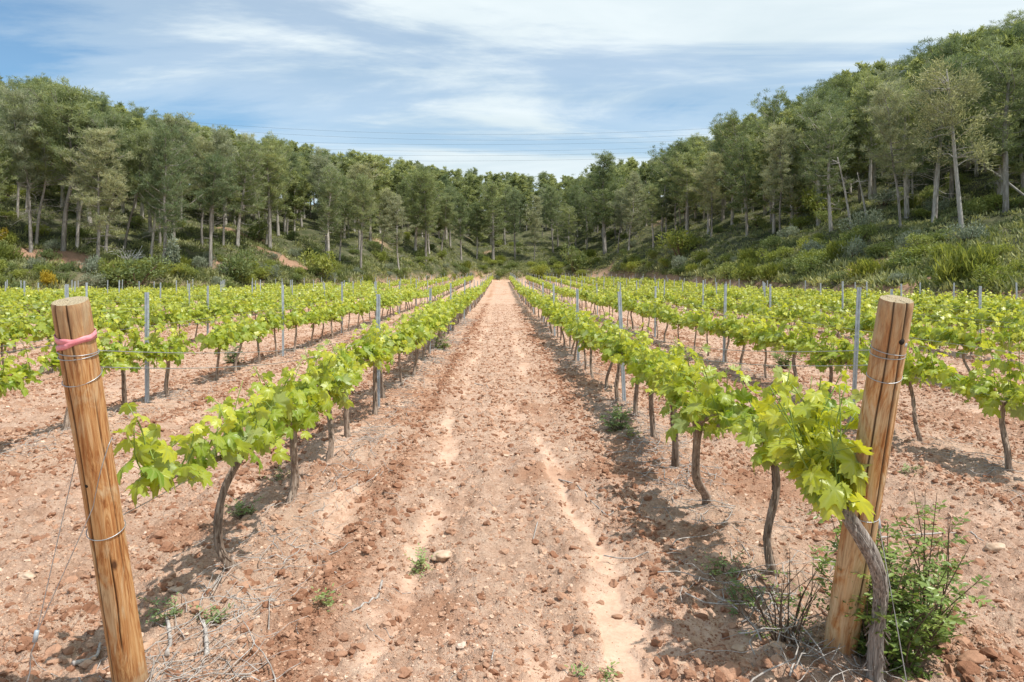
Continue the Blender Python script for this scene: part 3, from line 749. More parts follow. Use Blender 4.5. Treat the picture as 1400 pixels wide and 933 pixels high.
# angles on a post: 0 = +X (right), -pi/2 = towards the camera
postL, atL, hL = wooden_post('end_post', lf, (-1.387, 2.29, 1.475), .061, .0555, 3.0, [(-1.95, -.2, 1.1, .10), (-1.25, .84, 1.1, .06), (-1.1, .1, .42, .05), (-.5, .3, .8, .04), (2.5, .2, 1.1, .09)], m_woodL, 'orange brown round wooden post leaning at the left, pink tape round its top')
postR, atR, hR = wooden_post('end_post', rf_, (1.39, 2.50, 1.475), .061, .0535, 8.0, [(-2.25, .35, 1.1, .09), (-1.35, .15, 1.1, .10), (-.9, .4, .8, .05), (2.0, .2, 1.1, .08)], m_woodR, 'pale cracked wooden post leaning at the right beside the gnarled grey vine')
kn = MB()
V, Fs = tube(np.array([atR(1.375, -1.35, -.012), atR(1.375, -1.35, .0015)]), [.010, .011], 14); kn.add(V, Fs)
m_hole, _n1, _b1 = M('bore_hole'); _b1.inputs['Base Color'].default_value = (.02, .014, .01, 1); _b1.inputs['Roughness'].default_value = 1
def as_child(mbx, nm, mat, par):
    o = mbx.build(nm, mat); bpy.context.view_layer.update(); o.parent = par; o.matrix_parent_inverse = par.matrix_world.inverted(); return o
bpy.context.view_layer.update()
as_child(kn, 'bore_hole', m_hole, postR)
kn = MB(); V, Fs = tube(np.array([atR(1.36, -.95, -.004), atR(1.36, -.95, .003)]), [.009, .008], 12); kn.add(V, Fs); as_child(kn, 'nail_head', m_galv, postR)
kn = MB(); V, Fs = tube(np.array([atL(.86, -1.7, -.01), atL(.86, -1.7, .0012)]), [.005, .006], 10); kn.add(V, Fs); as_child(kn, 'bore_hole', m_hole, postL)

def wrap(at, h0, h1, a0, turns, n=90, off=.0025):
    s = np.linspace(0, 1, n); return np.array([at(h0 + (h1 - h0) * q + .006 * math.sin(q * 9), a0 + turns * 2 * math.pi * q, off) for q in s])
# ------------------------------------------------------------------ trellis wires
def sagline(p, q, n=24, sag=.01):
    s = np.linspace(0, 1, n)[:, None]; L_ = np.asarray(p) * (1 - s) + np.asarray(q) * s; L_[:, 2] -= (4 * s * (1 - s))[:, 0] * sag; return L_
def row_line(X, Y0, Y1, z, off):
    Y = np.arange(Y0, Y1, 1.8); return np.stack([np.full_like(Y, X + off), Y, terr(np.full_like(Y, X), Y) + z], -1)
def wire(P, r, name='trellis_wire'):
    V, Fs = tube(P, r, 5); m_ = MB(); m_.add(V, Fs); return m_.build(name, m_wire)
G = 'trellis wires'
for side, at, h, X in (('left', atL, hL, -1.39), ('right', atR, hR, 1.39)):
    sg = 1 if side == 'left' else -1
    st = math.pi / 2
    for nm, hh, zz, off, x2 in (('upper', 1.30, .97, .022, 0), ('lower', 1.24, .93, -.022, 1)):
        Wp = wrap(at, hh + .03 * (1 if nm == 'upper' else -1), hh, st - .3, 2.05 if nm == 'upper' else 1.05)
        yp = 8.15 if side == 'left' else 8.45
        P = np.vstack([Wp, sagline(Wp[-1], (X + off, yp, float(terr(X, yp)) + zz), 40, .10 if nm == 'upper' else .13)[1:], row_line(X, yp + 1, row_end(X), zz, off)])
        tag(wire(P, .0017), '%s thin steel wire wrapped round the %s wooden post near its top' % (nm, side), 'wire', G)
    Wp = wrap(at, .665, .655, st - .3, 1.05)
    P = np.vstack([Wp, row_line(X, 3.4, row_end(X), .64, 0)])
    tag(wire(P, .0019), 'low steel wire tied round the middle of the %s wooden post' % side, 'wire', G)
for side, rows in (('left', ROWL), ('right', ROWR)):
    for k in (1, 2, 3):
        X = rows[k]
        for nm, zz, off in (('upper', .98, .02), ('middle', .92, -.02), ('lower', .62, 0)):
            tag(wire(row_line(X, max(2.6, abs(X) / 1.1), row_end(X), zz, off), .0018), '%s thin steel wire strung along the %s' % (nm, row_name(side, k)), 'wire', G)
# low slack wire crossing between first and second metal posts, ties
# ground anchor wires
def strand(P, r=.0016):
    V, Fs = tube(P, r, 5); return V, Fs
ga = np.array([-1.43, 1.98, gz(-1.43, 1.98) - .02])
ga = np.array([-1.62, 2.36, gz(-1.62, 2.36) - .03])
m_ = MB()
a1 = atL(.97, 2.9, .002); a2 = atL(.98, -.25, .002)
s = np.linspace(0, 1, 60)[:, None]
mid = ga + (a1 - ga) * .38 + np.array([0, -.01, 0])
s1 = np.vstack([ga * (1 - s) + mid * s, (mid * (1 - s) + a1 * s)[1:]])
tw = np.linspace(0, 40, len(s1)); amp = .004 * (np.arange(len(s1)) < 60)
A1 = s1.copy(); A1[:, 0] += np.cos(tw) * amp; A1[:, 1] += np.sin(tw) * amp
m_.add(*strand(A1))
front = atL(.78, -1.5, .004)
s2 = np.vstack([ga * (1 - s) + mid * s, (mid * (1 - s) + front * s)[1:], smooth_path([front, atL(.9, -.9, .003), a2, atL(1.0, .4, .003)], 30)[1:]])
tw = np.linspace(0, 40, len(s2)); amp = .004 * (np.arange(len(s2)) < 60); A2 = s2.copy(); A2[:, 0] -= np.cos(tw) * amp; A2[:, 1] -= np.sin(tw) * amp
m_.add(*strand(A2))
e = m_.build('anchor_wire', m_wire); tag(e, 'twisted anchor wire running from the left wooden post down to the soil', 'wire', 'anchor wires of the end posts')
t_ = MB(); dd = norm(mid - ga); V, Fs = tube(np.array([mid - dd * .03, mid - dd * .028, mid + dd * .008, mid + dd * .01]), [.004, .008, .008, .004], 8); t_.add(V, Fs); t_.build('tensioner', m_galv, e)
m_ = MB(); gb = np.array([1.50, 2.60, gz(1.50, 2.6) - .03]); tp = atR(.66, .2, .003)
m_.add(*strand(np.vstack([sagline(gb, tp, 30, -.006), [atR(.69, 1.2, .003)], [atR(.9, 3.0, .003)], [atR(.94, 3.6, .003)]]), .0021))
e = m_.build('anchor_wire', m_wire); tag(e, 'straight anchor wire slanting from the right wooden post into the leafy bush', 'wire', 'anchor wires of the end posts')
t_ = MB(); c_ = gb + (tp - gb) * .93; dd = norm(tp - gb); V, Fs = tube(np.array([c_ - dd * .02, c_ - dd * .018, c_ + dd * .018, c_ + dd * .02]), [.004, .009, .009, .004], 6); t_.add(V, Fs); t_.build('tensioner', m_galv, e)
# pink tape
m_ = MB()
def band(hf, wd):
    n = 100; a = np.linspace(0, 2 * math.pi, n)
    rows_ = [[at_ for at_ in (atL(hf(x) + o, x, off) for x in a)] for o, off in ((-wd / 2, .0025), (-wd / 2, .0042), (-wd * .1, .0036), (wd / 2, .0046), (wd / 2, .0025))]
    V = np.array(rows_).reshape(-1, 3); i = np.arange(4)[:, None] * n; j = np.arange(n - 1)[None]
    m_.add(V, [np.stack([i + j, i + j + 1, i + n + j + 1, i + n + j], -1).reshape(-1, 4)])
band(lambda a: 1.374 + .003 * math.sin(a * 2 + 1) + .0015 * math.sin(a * 7), .019)
band(lambda a: 1.352 + .022 * math.cos(a + .35) + .002 * math.sin(5 * a), .018)
tag(m_.build('plastic_tape', m_tape), 'pink plastic tape wound twice round the top of the left wooden post', 'tape')
# ------------------------------------------------------------------ pines
def pine_shape(rs, H=10., crown0=.40, width=2.3, dens=1.0, lean=0., dead=10, bend=0., tufts=9, blade=(.235, .019), thick=1.0):
    tr, fo = MB(), MB()
    a0 = rs.rand() * 6.283
    ctl = [(0, 0, -.5), (bend * .5 * math.cos(a0), bend * .5 * math.sin(a0), H * .25), (bend * math.cos(a0) + lean * .4, bend * math.sin(a0), H * .5), (lean * .75 + rs.normal() * .12, rs.normal() * .12, H * .78), (lean, 0, H * .97)]
    P = smooth_path(ctl, 26); s = np.linspace(0, 1, 26)
    r = ((.150 * (1 - s) ** .8 + .018) * H / 10 + .06 * np.exp(-s * 22)) * thick
    V, Fs = tube(P, r, 9, True, lambda u, th: 1 + .10 * np.sin(2 * th + 5 * u) + .12 * (vnoise(th * 2, u * 30, 2) - .5)); tr.add(V, Fs)
    zz = P[:, 2] / H
    def at(h): return np.array([np.interp(h, zz, P[:, i]) for i in range(3)])
    pos, dr, cl = [], [], []
    nb = int(46 * dens); gold = 2.39996
    skew = rs.rand() * 6.283
    for i in range(nb):
        h = crown0 + (.975 - crown0) * ((i + rs.rand()) / nb) ** .85
        k = (h - crown0) / (1 - crown0)
        prof = (math.sin(math.pi * min(1, .18 + k * .62)) ** .8) * (1 - k ** 6 * .8) if k < .9 else .42
        az = i * gold + rs.normal() * .4
        ln = width * prof * rs.uniform(.4, 1.25) * (1 + .25 * math.cos(az - skew))
        el = rs.uniform(.0, .45) + .55 * k
        p0 = at(h); d = np.array([math.cos(az) * math.cos(el), math.sin(az) * math.cos(el), math.sin(el)])
        e = p0 + d * ln; m = (p0 + e) / 2 + np.array([0, 0, -.10 * ln]) + rs.normal(size=3) * .06 * ln
        S = smooth_path([p0, m, e + [0, 0, .12 * ln]], 7)
        V, Fs = tube(S, np.linspace(.045 * (1 - .6 * k), .012, 7) * H / 10, 4, False); tr.add(V, Fs)
        nt = max(3, int(tufts * (ln / width + .25)))
        for j in range(nt):
            q = .35 + .65 * (j + rs.rand()) / nt
            c = S[min(6, int(q * 6.5))] + rs.normal(size=3) * np.array([.24, .24, .17]) * (.5 + .5 * ln / width)
            pos.append(c); dr.append(norm(d * .5 + np.array([0, 0, .75]) + rs.normal(size=3) * .35)); cl.append(rs.rand() * .75 + .2 * k)
            if rs.rand() < .3:
                V, Fs = tube(np.array([S[min(6, int(q * 6))], c]), [.014, .007], 3, False); tr.add(V, Fs)
    pos = np.array(pos); dr = np.array(dr); cl = np.array(cl); nblade = 42
    pp = np.repeat(pos, nblade, 0) + rs.normal(size=(len(pos) * nblade, 3)) * [.14, .14, .075]
    dd = norm(np.repeat(dr, nblade, 0) * .8 + rdir(rs, len(pp)) * .95)
    nn = norm(rdir(rs, len(pp)) + [0, 0, .6])
    sz = blade[0] * rs.uniform(.6, 1.3, len(pp))
    T = (np.array([[-.5 * blade[1] / blade[0], 0, 0], [.5 * blade[1] / blade[0], 0, 0], [.65 * blade[1] / blade[0], .6, .05], [0, 1, 0], [-.65 * blade[1] / blade[0], .6, .05]]), np.array([[0, 1, 2], [0, 2, 4], [4, 2, 3]]), {})
    scatter(fo, T, pp, dd, nn, sz, 0, rnd=np.clip(np.repeat(cl, nblade) + rs.normal(size=len(pp)) * .12, 0, 1))
    for _ in range(dead):                     # dead lower limbs
        h = rs.uniform(.16, crown0 + .1); az = rs.rand() * 6.283; ln = rs.uniform(.5, 1.5); p0 = at(h)
        d = np.array([math.cos(az), math.sin(az), rs.uniform(-.35, .5)])
        S = smooth_path([p0, p0 + d * ln * .5 + rs.normal(size=3) * .08, p0 + d * ln + [0, 0, -.1]], 5)
        V, Fs = tube(S, np.linspace(.022, .006, 5), 3, False); tr.add(V, Fs)
        for _ in range(3):
            q = S[rs.randint(2, 5)]; V, Fs = tube(np.array([q, q + norm(d + rs.normal(size=3) * .8) * rs.uniform(.2, .5)]), [.008, .004], 3, False); tr.add(V, Fs)
    return tr, fo
def pine_proto(rs, nm, needles, bark, **kw):
    tr, fo = pine_shape(rs, **kw); e = empty(nm, (0, 0, 0)); tr.build('trunk', bark, e); fo.build('crown', needles, e); return e
rs = np.random.RandomState(5)
PV = {'green': [], 'dark': [], 'pale': [], 'tall': []}
for q in range(5): PV['green'].append(pine_proto(np.random.RandomState(40 + q), 'pine_tree', m_pine, m_pbark, crown0=[.30, .36, .24, .42, .30][q], width=[2.3, 2.0, 2.5, 2.1, 1.8][q], bend=rs.uniform(0, .3), lean=rs.normal() * .4))
for q in range(3): PV['dark'].append(pine_proto(np.random.RandomState(60 + q), 'pine_tree', m_pine_d, m_pbark, crown0=[.26, .32, .40][q], width=[2.4, 2.1, 1.9][q], dens=1.1, bend=.15, lean=rs.normal() * .3, thick=.8))
for q in range(3): PV['pale'].append(pine_proto(np.random.RandomState(70 + q), 'pine_tree', m_pine_p, m_pbark, crown0=[.28, .34, .40][q], width=[1.8, 2.1, 1.7][q], dens=.85, dead=22, bend=.2, lean=rs.normal() * .4, tufts=10, thick=.62))
for q in range(2): PV['tall'].append(pine_proto(np.random.RandomState(80 + q), 'pine_tree', m_pine_d, m_pbark, crown0=[.30, .5][q], width=[1.7, 2.2][q], dens=1.0, bend=.1, lean=.1))
PV['slim'] = []
for q in range(4): PV['slim'].append(pine_proto(np.random.RandomState(90 + q), 'pine_tree', [m_pine, m_pine_p, m_pine, m_pine_p][q], m_pbark, crown0=[.46, .42, .52, .47][q], width=[1.8, 1.7, 2.0, 1.6][q], dens=.85, dead=34, bend=.25, lean=rs.normal() * .4, tufts=10, thick=.72))
PUSED = set()
def drop_unused():
    for ps in PV.values():
        for p in ps:
            if id(p) not in PUSED:
                for c in list(p.children): bpy.data.objects.remove(c)
                bpy.data.objects.remove(p)
def put_pine(kind, v, X, Y, H, label, group, rz=None, tilt=(0, 0), sink=0.):
    p = PV[kind][v % len(PV[kind])]
    if id(p) in PUSED: p = dup(p)
    else: PUSED.add(id(p))
    p.location = (X, Y, float(terr(X, Y)) - sink); p.rotation_euler = (tilt[0], tilt[1], rs.rand() * 6.283 if rz is None else rz)
    s = H / 10.; wd = s * rs.uniform(.82, 1.2); p.scale = (wd, wd, s)
    tag(p, label, 'pine tree', group); return p
# front trees read off the photograph: base x, base y, top y, kind, tilt (x shift of the top in px), label
FRONT = [
 (42, 345, 125, 'pale', -15, 'slim pine with two pale trunks at the far left edge of the wood', 1),
 (49, 339, 150, 'pale', 10, 'short slim pine with a pale trunk hugging the forked pale pine on the left', 0),
 (86, 343, 122, 'green', 2, 'sturdy straight dark trunked pine fronting the left wood above the red earth patch', 0),
 (105, 339, 165, 'pale', 4, 'slender grey pine just right of the sturdy pine above the red earth patch', 2),
 (144, 347, 158, 'green', 8, 'rough barked pine behind the bare white branched bush on the left', 4),
 (169, 343, 178, 'pale', 26, 'thin pine whose trunk bows to the right, beside the bare white bush', 0),
 (205, 358, 190, 'pale', 15, 'leaning pale trunked pine standing lowest on the left bank', 1),
 (238, 330, 160, 'green', 3, 'straight grey trunked pine behind the tall silver leaved sapling', 3),
 (276, 337, 195, 'pale', -6, 'very thin white trunked pine in the middle of the left bank', 2),
 (305, 337, 180, 'green', 0, 'full crowned straight pine left of the upper bare earth slope', 1),
 (325, 337, 200, 'green', 10, 'pine leaning right above the bare earth slope on the left', 2),
 (364, 334, 205, 'pale', 6, 'slim pine rising from the shrubs above the bare earth slope', 0),
 (392, 322, 210, 'green', 4, 'bushy green pine behind the bare earth slope on the left', 0),
 (446, 350, 215, 'pale', -4, 'low branched grey green pine at the foot of the left wood', 1),
 (492, 344, 225, 'green', 3, 'upright pine with grey trunk where the left wood nears the valley end', 3),
 (521, 352, 262, 'pale', 5, 'small pale twiggy pine at the valley end left of the path', 2),
 (582, 357, 238, 'dark', 0, 'broad dark stemmed pine at the valley end just left of the path line', 1),
 (603, 352, 268, 'pale', 4, 'thin pale pine tucked beside the broad dark stemmed pine', 0),
 (674, 357, 252, 'green', 0, 'slim white trunked pine standing straight beyond the end of the path', 4),
 (704, 354, 262, 'green', -2, 'light green narrow pine standing right beyond the end of the path', 1),
 (780, 345, 285, 'pale', 0, 'little young pine at the valley end right of the path', 1),
 (827, 348, 212, 'tall', -2, 'tall narrow dark pine overtopping the valley end', 0),
 (845, 346, 262, 'pale', 2, 'silvery young pine beside the tall narrow dark pine', 2),
 (859, 344, 238, 'pale', 5, 'taller silvery pine just right of the tall narrow dark pine', 0),
 (905, 330, 205, 'dark', 4, 'dark bushy pine at the left foot of the right hand wood', 0),
 (940, 318, 195, 'dark', -3, 'dark pine with reaching limbs on the lower right hand slope', 2),
 (988, 301, 172, 'green', 0, 'straight pale stemmed pine left of the big round crowned pine', 3),
 (1022, 311, 158, 'dark', -18, 'pine with twin stems leaning left beside the big round crowned pine', 1),
 (1055, 306, 135, 'dark', -3, 'big round crowned dark pine standing out on the right hand slope', 0),
 (1135, 282, 130, 'green', -6, 'soft green pine behind the leaning white snag on the right slope', 2),
 (1231, 310, 118, 'pale', -14, 'pale crowned pine leaning left above the green bank on the right', 1),
 (1240, 297, 125, 'green', -2, 'dark trunked pine close behind the pale leaning pine on the right', 0),
 (1300, 270, 62, 'dark', 2, 'lofty pine behind the bleached pine near the top right of the slope', 1),
 (1375, 290, 70, 'green', 4, 'tall pine at the far right edge of the wood above the dead limb', 0),
]
PTS = []
for x, y, ty, kind, sh, lab, v in FRONT:
    X, Y, Z = ground_px(x, y, float(zb(tx(x))) + 1.5)
    H = (EYE + (CY - ty) * Y / F) - Z
    if x < 620 and kind in ('green', 'pale') and v != 2: kind = 'slim'
    put_pine(kind, v, X, Y, H, lab, 'pine trees at the edge of the wood', rz=0., tilt=(0, math.atan2(sh * Y / F, H)))
    PTS.append((X, Y))
KN = {'green': 'green crowned', 'dark': 'dark crowned', 'pale': 'thin pale crowned', 'tall': 'narrow dark'}
tries = 0; cnt = 0
while cnt < 256 and tries < 60000:
    tries += 1
    x = rs.uniform(-130, 1530)
    t = tx(x); z0 = float(zb(t)); Lh = float(hillL(x))
    md = 3.5 if x < 550 else (15.5 if x > 900 else 6)
    q = rs.rand()
    u = md + (Lh - md) * q ** 1.35 if cnt < 190 else rs.uniform(.72, 1.04) * Lh
    Y = z0 + u; X = t * Y
    dmin = 2.1 if cnt < 190 else 2.6
    if any((X - a) ** 2 + (Y - b) ** 2 < dmin ** 2 for a, b in PTS): continue
    PTS.append((X, Y)); cnt += 1
    deep = u / Lh
    kind = rs.choice(['green', 'dark', 'pale', 'tall'], p=[.5, .27, .16, .07] if x < 850 else [.36, .40, .17, .07])
    H = rs.uniform(8.0, 11.0); lim = EYE + (CY - float(sky_y(x)) - abs(rs.normal()) * 14 + 4) * Y / F - float(terr(X, Y))
    H = min(H, lim)
    if H < 4.5: PTS.pop(); cnt -= 1; continue
    side = 'left hand slope' if x < 480 else ('right hand slope' if x > 900 else 'slope closing the valley')
    zone = 'low' if deep < .35 else ('midway up' if deep < .7 else 'near the top of')
    lab = '%s pine growing %s the wooded %s' % (KN[kind], zone if zone != 'low' else 'low on', side)
    put_pine(kind, rs.randint(5), X, Y, H, lab, lab.replace(' pine ', ' pines '), tilt=(rs.normal() * .04, rs.normal() * .05))

drop_unused()
# the pines behind them, past the three hundred: one mass
FARV = [pine_shape(np.random.RandomState(900 + q), crown0=[.16, .22, .12, .2][q], width=[2.5, 2.2, 2.3, 2.6][q], dens=.62, dead=0, tufts=7, blade=(.40, .06)) for q in range(4)]
FARM = []
for tr, fo in FARV:
    FARM.append([(np.concatenate(m.V), m.F, {k: np.concatenate([np.broadcast_to(np.asarray(a.get(k, 0.), float), (n_,)) for n_, a in m.A]) for k in ('rnd',)}) for m in (tr, fo)])
mb = MB(); cnt = 0; tries = 0
while cnt < 330 and tries < 40000:
    tries += 1
    x = rs.uniform(-130, 1530); t = tx(x); z0 = float(zb(t)); Lh = float(hillL(x)); u = Lh * rs.uniform(.32, 1.12); Y = z0 + u; X = t * Y
    if any((X - a) ** 2 + (Y - b) ** 2 < 1.7 ** 2 for a, b in PTS): continue
    gzz = float(terr(X, Y)); H = min(rs.uniform(7, 10.5), EYE + (CY - float(sky_y(x)) - abs(rs.normal()) * 10 + 2) * Y / F - gzz)
    if H < 4: continue
    PTS.append((X, Y)); cnt += 1
    a = rs.rand() * 6.283; Rm = np.array([[math.cos(a), -math.sin(a), 0], [math.sin(a), math.cos(a), 0], [0, 0, 1]]) * (np.array([1.1, 1.1, 1.0])[:, None] * H / 10)
    for mi, (V, Fs, A) in enumerate(FARM[rs.randint(4)]):
        b0 = mb.n; W = V @ Rm.T + [X, Y, gzz]; mb.V.append(W); mb.n += len(W); mb.A.append((len(W), {'rnd': np.clip(A['rnd'] + rs.normal() * .15, 0, 1)})); mb.F += [(f + b0, 1 - mi) for f, _ in Fs]
tag(mb.build('far_pines', [m_pine, m_pbark]), 'mass of green pines filling the upper slopes behind the nearer trees', 'pines', kind='stuff')

# dead and bleached trees on the right slope
def dead_tree(nm, x, y, top, label, lean, branches, seed, needles=None, r0=.10, nb=10):
    rs_ = np.random.RandomState(seed)
    X, Y, Z = ground_px(x, y, float(zb(tx(x))) + 1.5)
    H = (EYE + (CY - top) * Y / F) - Z; dx = lean * Y / F
    e = empty(nm, (X, Y, Z)); tr = MB()
    P = smooth_path([(0, 0, -.4), (dx * .3, .1, H * .35), (dx * .65, .05, H * .7), (dx, 0, H)], 22); s = np.linspace(0, 1, 22)
    V, Fs = tube(P, r0 * (1 - .75 * s) + .01, 8); tr.add(V, Fs)
    tips = []
    for k in range(nb):
        h = rs_.uniform(.42, .97); p0 = P[int(h * 21)]; az = rs_.rand() * 6.283; ln = rs_.uniform(.5, 1.0) * branches * (1.25 - h * .6)
        d = norm(np.array([math.cos(az), math.sin(az), rs_.uniform(-.1, .6)])); S = smooth_path([p0, p0 + d * ln * .5 + rs_.normal(size=3) * .1, p0 + d * ln + [0, 0, -.12 * ln]], 7)
        V, Fs = tube(S, np.linspace(.035, .008, 7), 4); tr.add(V, Fs)
        for j in range(6):
            q = S[rs_.randint(2, 7)]; d2 = norm(d + rs_.normal(size=3) * .6); e2 = q + d2 * rs_.uniform(.3, .8)
            V, Fs = tube(np.array([q, e2]), [.012, .005], 3, False); tr.add(V, Fs); tips.append((e2, d2))
    tr.build('trunk', m_dead, e)
    if needles:
        fo = MB(); T = np.array([t_[0] for t_ in tips]); D = np.array([t_[1] for t_ in tips]); k = 36
        pp = np.repeat(T, k, 0) + rs_.normal(size=(len(T) * k, 3)) * .22; dd = norm(np.repeat(D, k, 0) + rdir(rs_, len(pp)) * .9 + [0, 0, .3])
        scatter(fo, (QUAD[0] * [.11, 1, 1], QUAD[1], {}), pp, dd, rdir(rs_, len(pp)), .27 * rs_.uniform(.6, 1.2, len(pp)), 0, rnd=rs_.rand(len(pp)))
        fo.build('crown', needles, e)
    tag(e, label, 'tree', 'bleached and dead trees on the right slope'); return e
dead_tree('pine_tree', 1316, 318, 95, 'bleached pine with white trunk and bare silvery limbs alone on the right bank', -22, 2.3, 1, m_pine_p, .13, 34)
dead_tree('dead_tree', 1165, 312, 215, 'leaning white snag snapped off at the top on the right slope', -20, .35, 2, None, .09, 5)
dead_tree('dead_tree', 1186, 298, 236, 'short straight pale dead trunk beside the leaning white snag', -14, .4, 3, None, .09, 4)
dead_tree('pine_tree', 1400, 262, 108, 'half dead grey pine at the far right edge with bare lower limbs', -10, 2.0, 5, m_pine_p, .11, 30)
rs_ = np.random.RandomState(9)
X, Y, Z = ground_px(1405, 272, float(zb(tx(1405))) + 2)
e = empty('dead_tree', (X, Y, Z)); mb = MB(); top = np.array([(1305 - 1405) * Y / F, .5, (272 - 203) * Y / F])
P = smooth_path([(.4, 0, -.3), top * .5 + [0, 0, .35], top], 14); V, Fs = tube(P, np.linspace(.085, .015, 14), 6); mb.add(V, Fs)
for k in range(22):
    q = P[rs_.randint(5, 14)]; d = norm(top * .25 + rs_.normal(size=3) * [.7, .7, .7]); V, Fs = tube(np.array([q, q + d * .5, q + d * rs_.uniform(.8, 1.5) + [0, 0, -.2]]), [.02, .012, .005], 3, False); mb.add(V, Fs)
mb.build('trunk', m_dead, e); tag(e, 'white dead pine toppled sideways with fanned bare twigs on the right slope', 'tree', 'bleached and dead trees on the right slope')

# ------------------------------------------------------------------ shrubs on the banks
def shrub_mesh(rs, name, mat, w=1., h=1., n=1500, leaf=.11, narrow=.45, upright=0., lobes=11, thin=False):
    mb = MB(); cs = []
    for k in range(lobes):
        a = rs.rand() * 6.283; q = rs.rand() ** .6 * .62
        cs.append((math.cos(a) * q * w, math.sin(a) * q * w, h * rs.uniform(.25, .78), rs.uniform(.22, .42)))
    for c in cs:
        V, Fs = tube(smooth_path([(c[0] * .15, c[1] * .15, -.1), (c[0] * .5, c[1] * .5, c[2] * .5), c[:3]], 5), [.03, .025, .02, .014, .008], 4, False); mb.add(V, Fs, 1)
    ci = rs.randint(lobes, size=n); c = np.array(cs)[ci]; d = rdir(rs, n)
    rr = c[:, 3] * rs.uniform(.45, 1.08, n) ** .7
    p = c[:, :3] + d * rr[:, None] * np.array([w, w, h * (.8 + upright)]); p[:, 2] = np.maximum(p[:, 2], .02)
    y = norm(d * .7 + np.array([0, 0, .45 + upright]) + rs.normal(size=(n, 3)) * .45); nn = norm(d + [0, 0, .6] + rs.normal(size=(n, 3)) * .6)
    scatter(mb, (QUAD[0] * [narrow, 1, 1], QUAD[1], {}), p, y, nn, leaf * rs.uniform(.6, 1.35, n), 0, rnd=np.clip(.25 + .5 * rs.rand(lobes)[ci] + rs.normal(size=n) * .15, 0, 1))
    return mb.mesh(name, [mat, m_stem])
SM = {}
for nm, mat, kw in (('green', m_shrub, {}), ('bright', m_shrub_b, {}), ('silver', m_shrub_s, dict(narrow=.35, upright=.3)), ('grass', m_shrub_b, dict(narrow=.09, upright=.9, leaf=.30, n=1500, h=.7, lobes=20))):
    SM[nm] = [shrub_mesh(np.random.RandomState(200 + i * 7 + len(nm)), 'shrub', mat, **kw) for i in range(4)]
def put_shrub(kind, X, Y, w_, h_, label, group, v=None, mesh=None, sink=.1, cat='shrub', name='shrub'):
    o = bpy.data.objects.new(name, mesh if mesh else SM[kind][rs.randint(4) if v is None else v]); C.objects.link(o)
    o.location = (X, Y, float(terr(X, Y)) - sink); o.rotation_euler = (0, 0, rs.rand() * 6.283); o.scale = (w_, w_ * rs.uniform(.85, 1.15), h_)
    tag(o, label, cat, group); return o
def px_shrub(kind, x, y, wpx, hpx, label, group='shrubs along the banks', **kw):
    X, Y, Z = ground_px(x, y, float(zb(tx(x))) + .6); return put_shrub(kind, X, Y, wpx * Y / F / 1.9, hpx * Y / F / 1.05, label, group, **kw)
yb = shrub_mesh(np.random.RandomState(301), 'shrub', m_shrub_y, n=1100, leaf=.16)
px_shrub('', 66, 392, 26, 24, 'small rounded bush covered in yellow blossom at the left field edge', mesh=yb)
px_shrub('', 4, 336, 17, 26, 'yellowish blossoming bush at the extreme left under the pines', mesh=yb)
sap = shrub_mesh(np.random.RandomState(302), 'shrub', m_shrub_s, w=.55, h=2.6, n=1300, leaf=.16, lobes=16, upright=.2)
X, Y, Z = ground_px(237, 378, float(zb(tx(237))) + .6); put_shrub('', X, Y, 1.3, 1.25, 'tall silver leaved sapling standing on the left bank', 'shrubs along the banks', mesh=sap)
px_shrub('silver', 286, 366, 26, 24, 'rounded grey green bush on the left bank right of the silver sapling')
px_shrub('green', 185, 392, 92, 44, 'wide dark green bush at the left field edge below the bare white bush')
px_shrub('bright', 150, 384, 50, 34, 'bright yellow green bush overlapping the wide dark green bush')
px_shrub('green', 330, 384, 64, 46, 'dense green bush below the bare earth slope at the left')
px_shrub('bright', 440, 380, 60, 40, 'leafy light green bush on the left bank near the valley end')
px_shrub('green', 355, 330, 44, 34, 'dark bush above the bare earth slope')
px_shrub('bright', 1130, 300, 64, 44, 'large pale leafy bush under the pines midway up the right slope', v=1)
px_shrub('silver', 1246, 345, 40, 34, 'spiky silvery shrub on the right bank')
px_shrub('bright', 1100, 292, 40, 40, 'light round bush left of the large pale leafy bush on the right slope')
px_shrub('green', 785, 372, 46, 38, 'dark green bush at the valley end right of the path')
px_shrub('bright', 740, 381, 36, 22, 'light green bush just right of where the path ends')
px_shrub('bright', 930, 350, 70, 40, 'feathery yellow green bush at the left end of the right bank')
# dwarf fan palm
mb = MB()
for k in range(26):
    a = rs.rand() * 6.283; d = norm(np.array([math.cos(a), math.sin(a), rs.uniform(.25, 1.4)])); p0 = d * .55
    V, Fs = tube(np.array([[0, 0, 0], p0]), [.012, .008], 3, False); mb.add(V, Fs, 1)
    side = norm(np.cross(d, [0, 0, 1.])); up = np.cross(side, d)
    ang = np.linspace(-1.3, 1.3, 13); ds = np.cos(ang)[:, None] * d + np.sin(ang)[:, None] * side
    scatter(mb, (BLADE[0] * [.12, 1, 1], BLADE[1], {}), np.repeat(p0[None], 13, 0), ds, np.repeat(up[None], 13, 0) + ds * .1, .55, 0, rnd=rs.uniform(0, .6))
o = mb.build('fan_palm', [m_shrub, m_stem]); X, Y, Z = ground_px(428, 352, float(zb(tx(428))) + .6); o.location = (X, Y, Z); o.scale = (1.2,) * 3
tag(o, 'small dwarf fan palm on the bank beside the bare earth slope', 'palm')
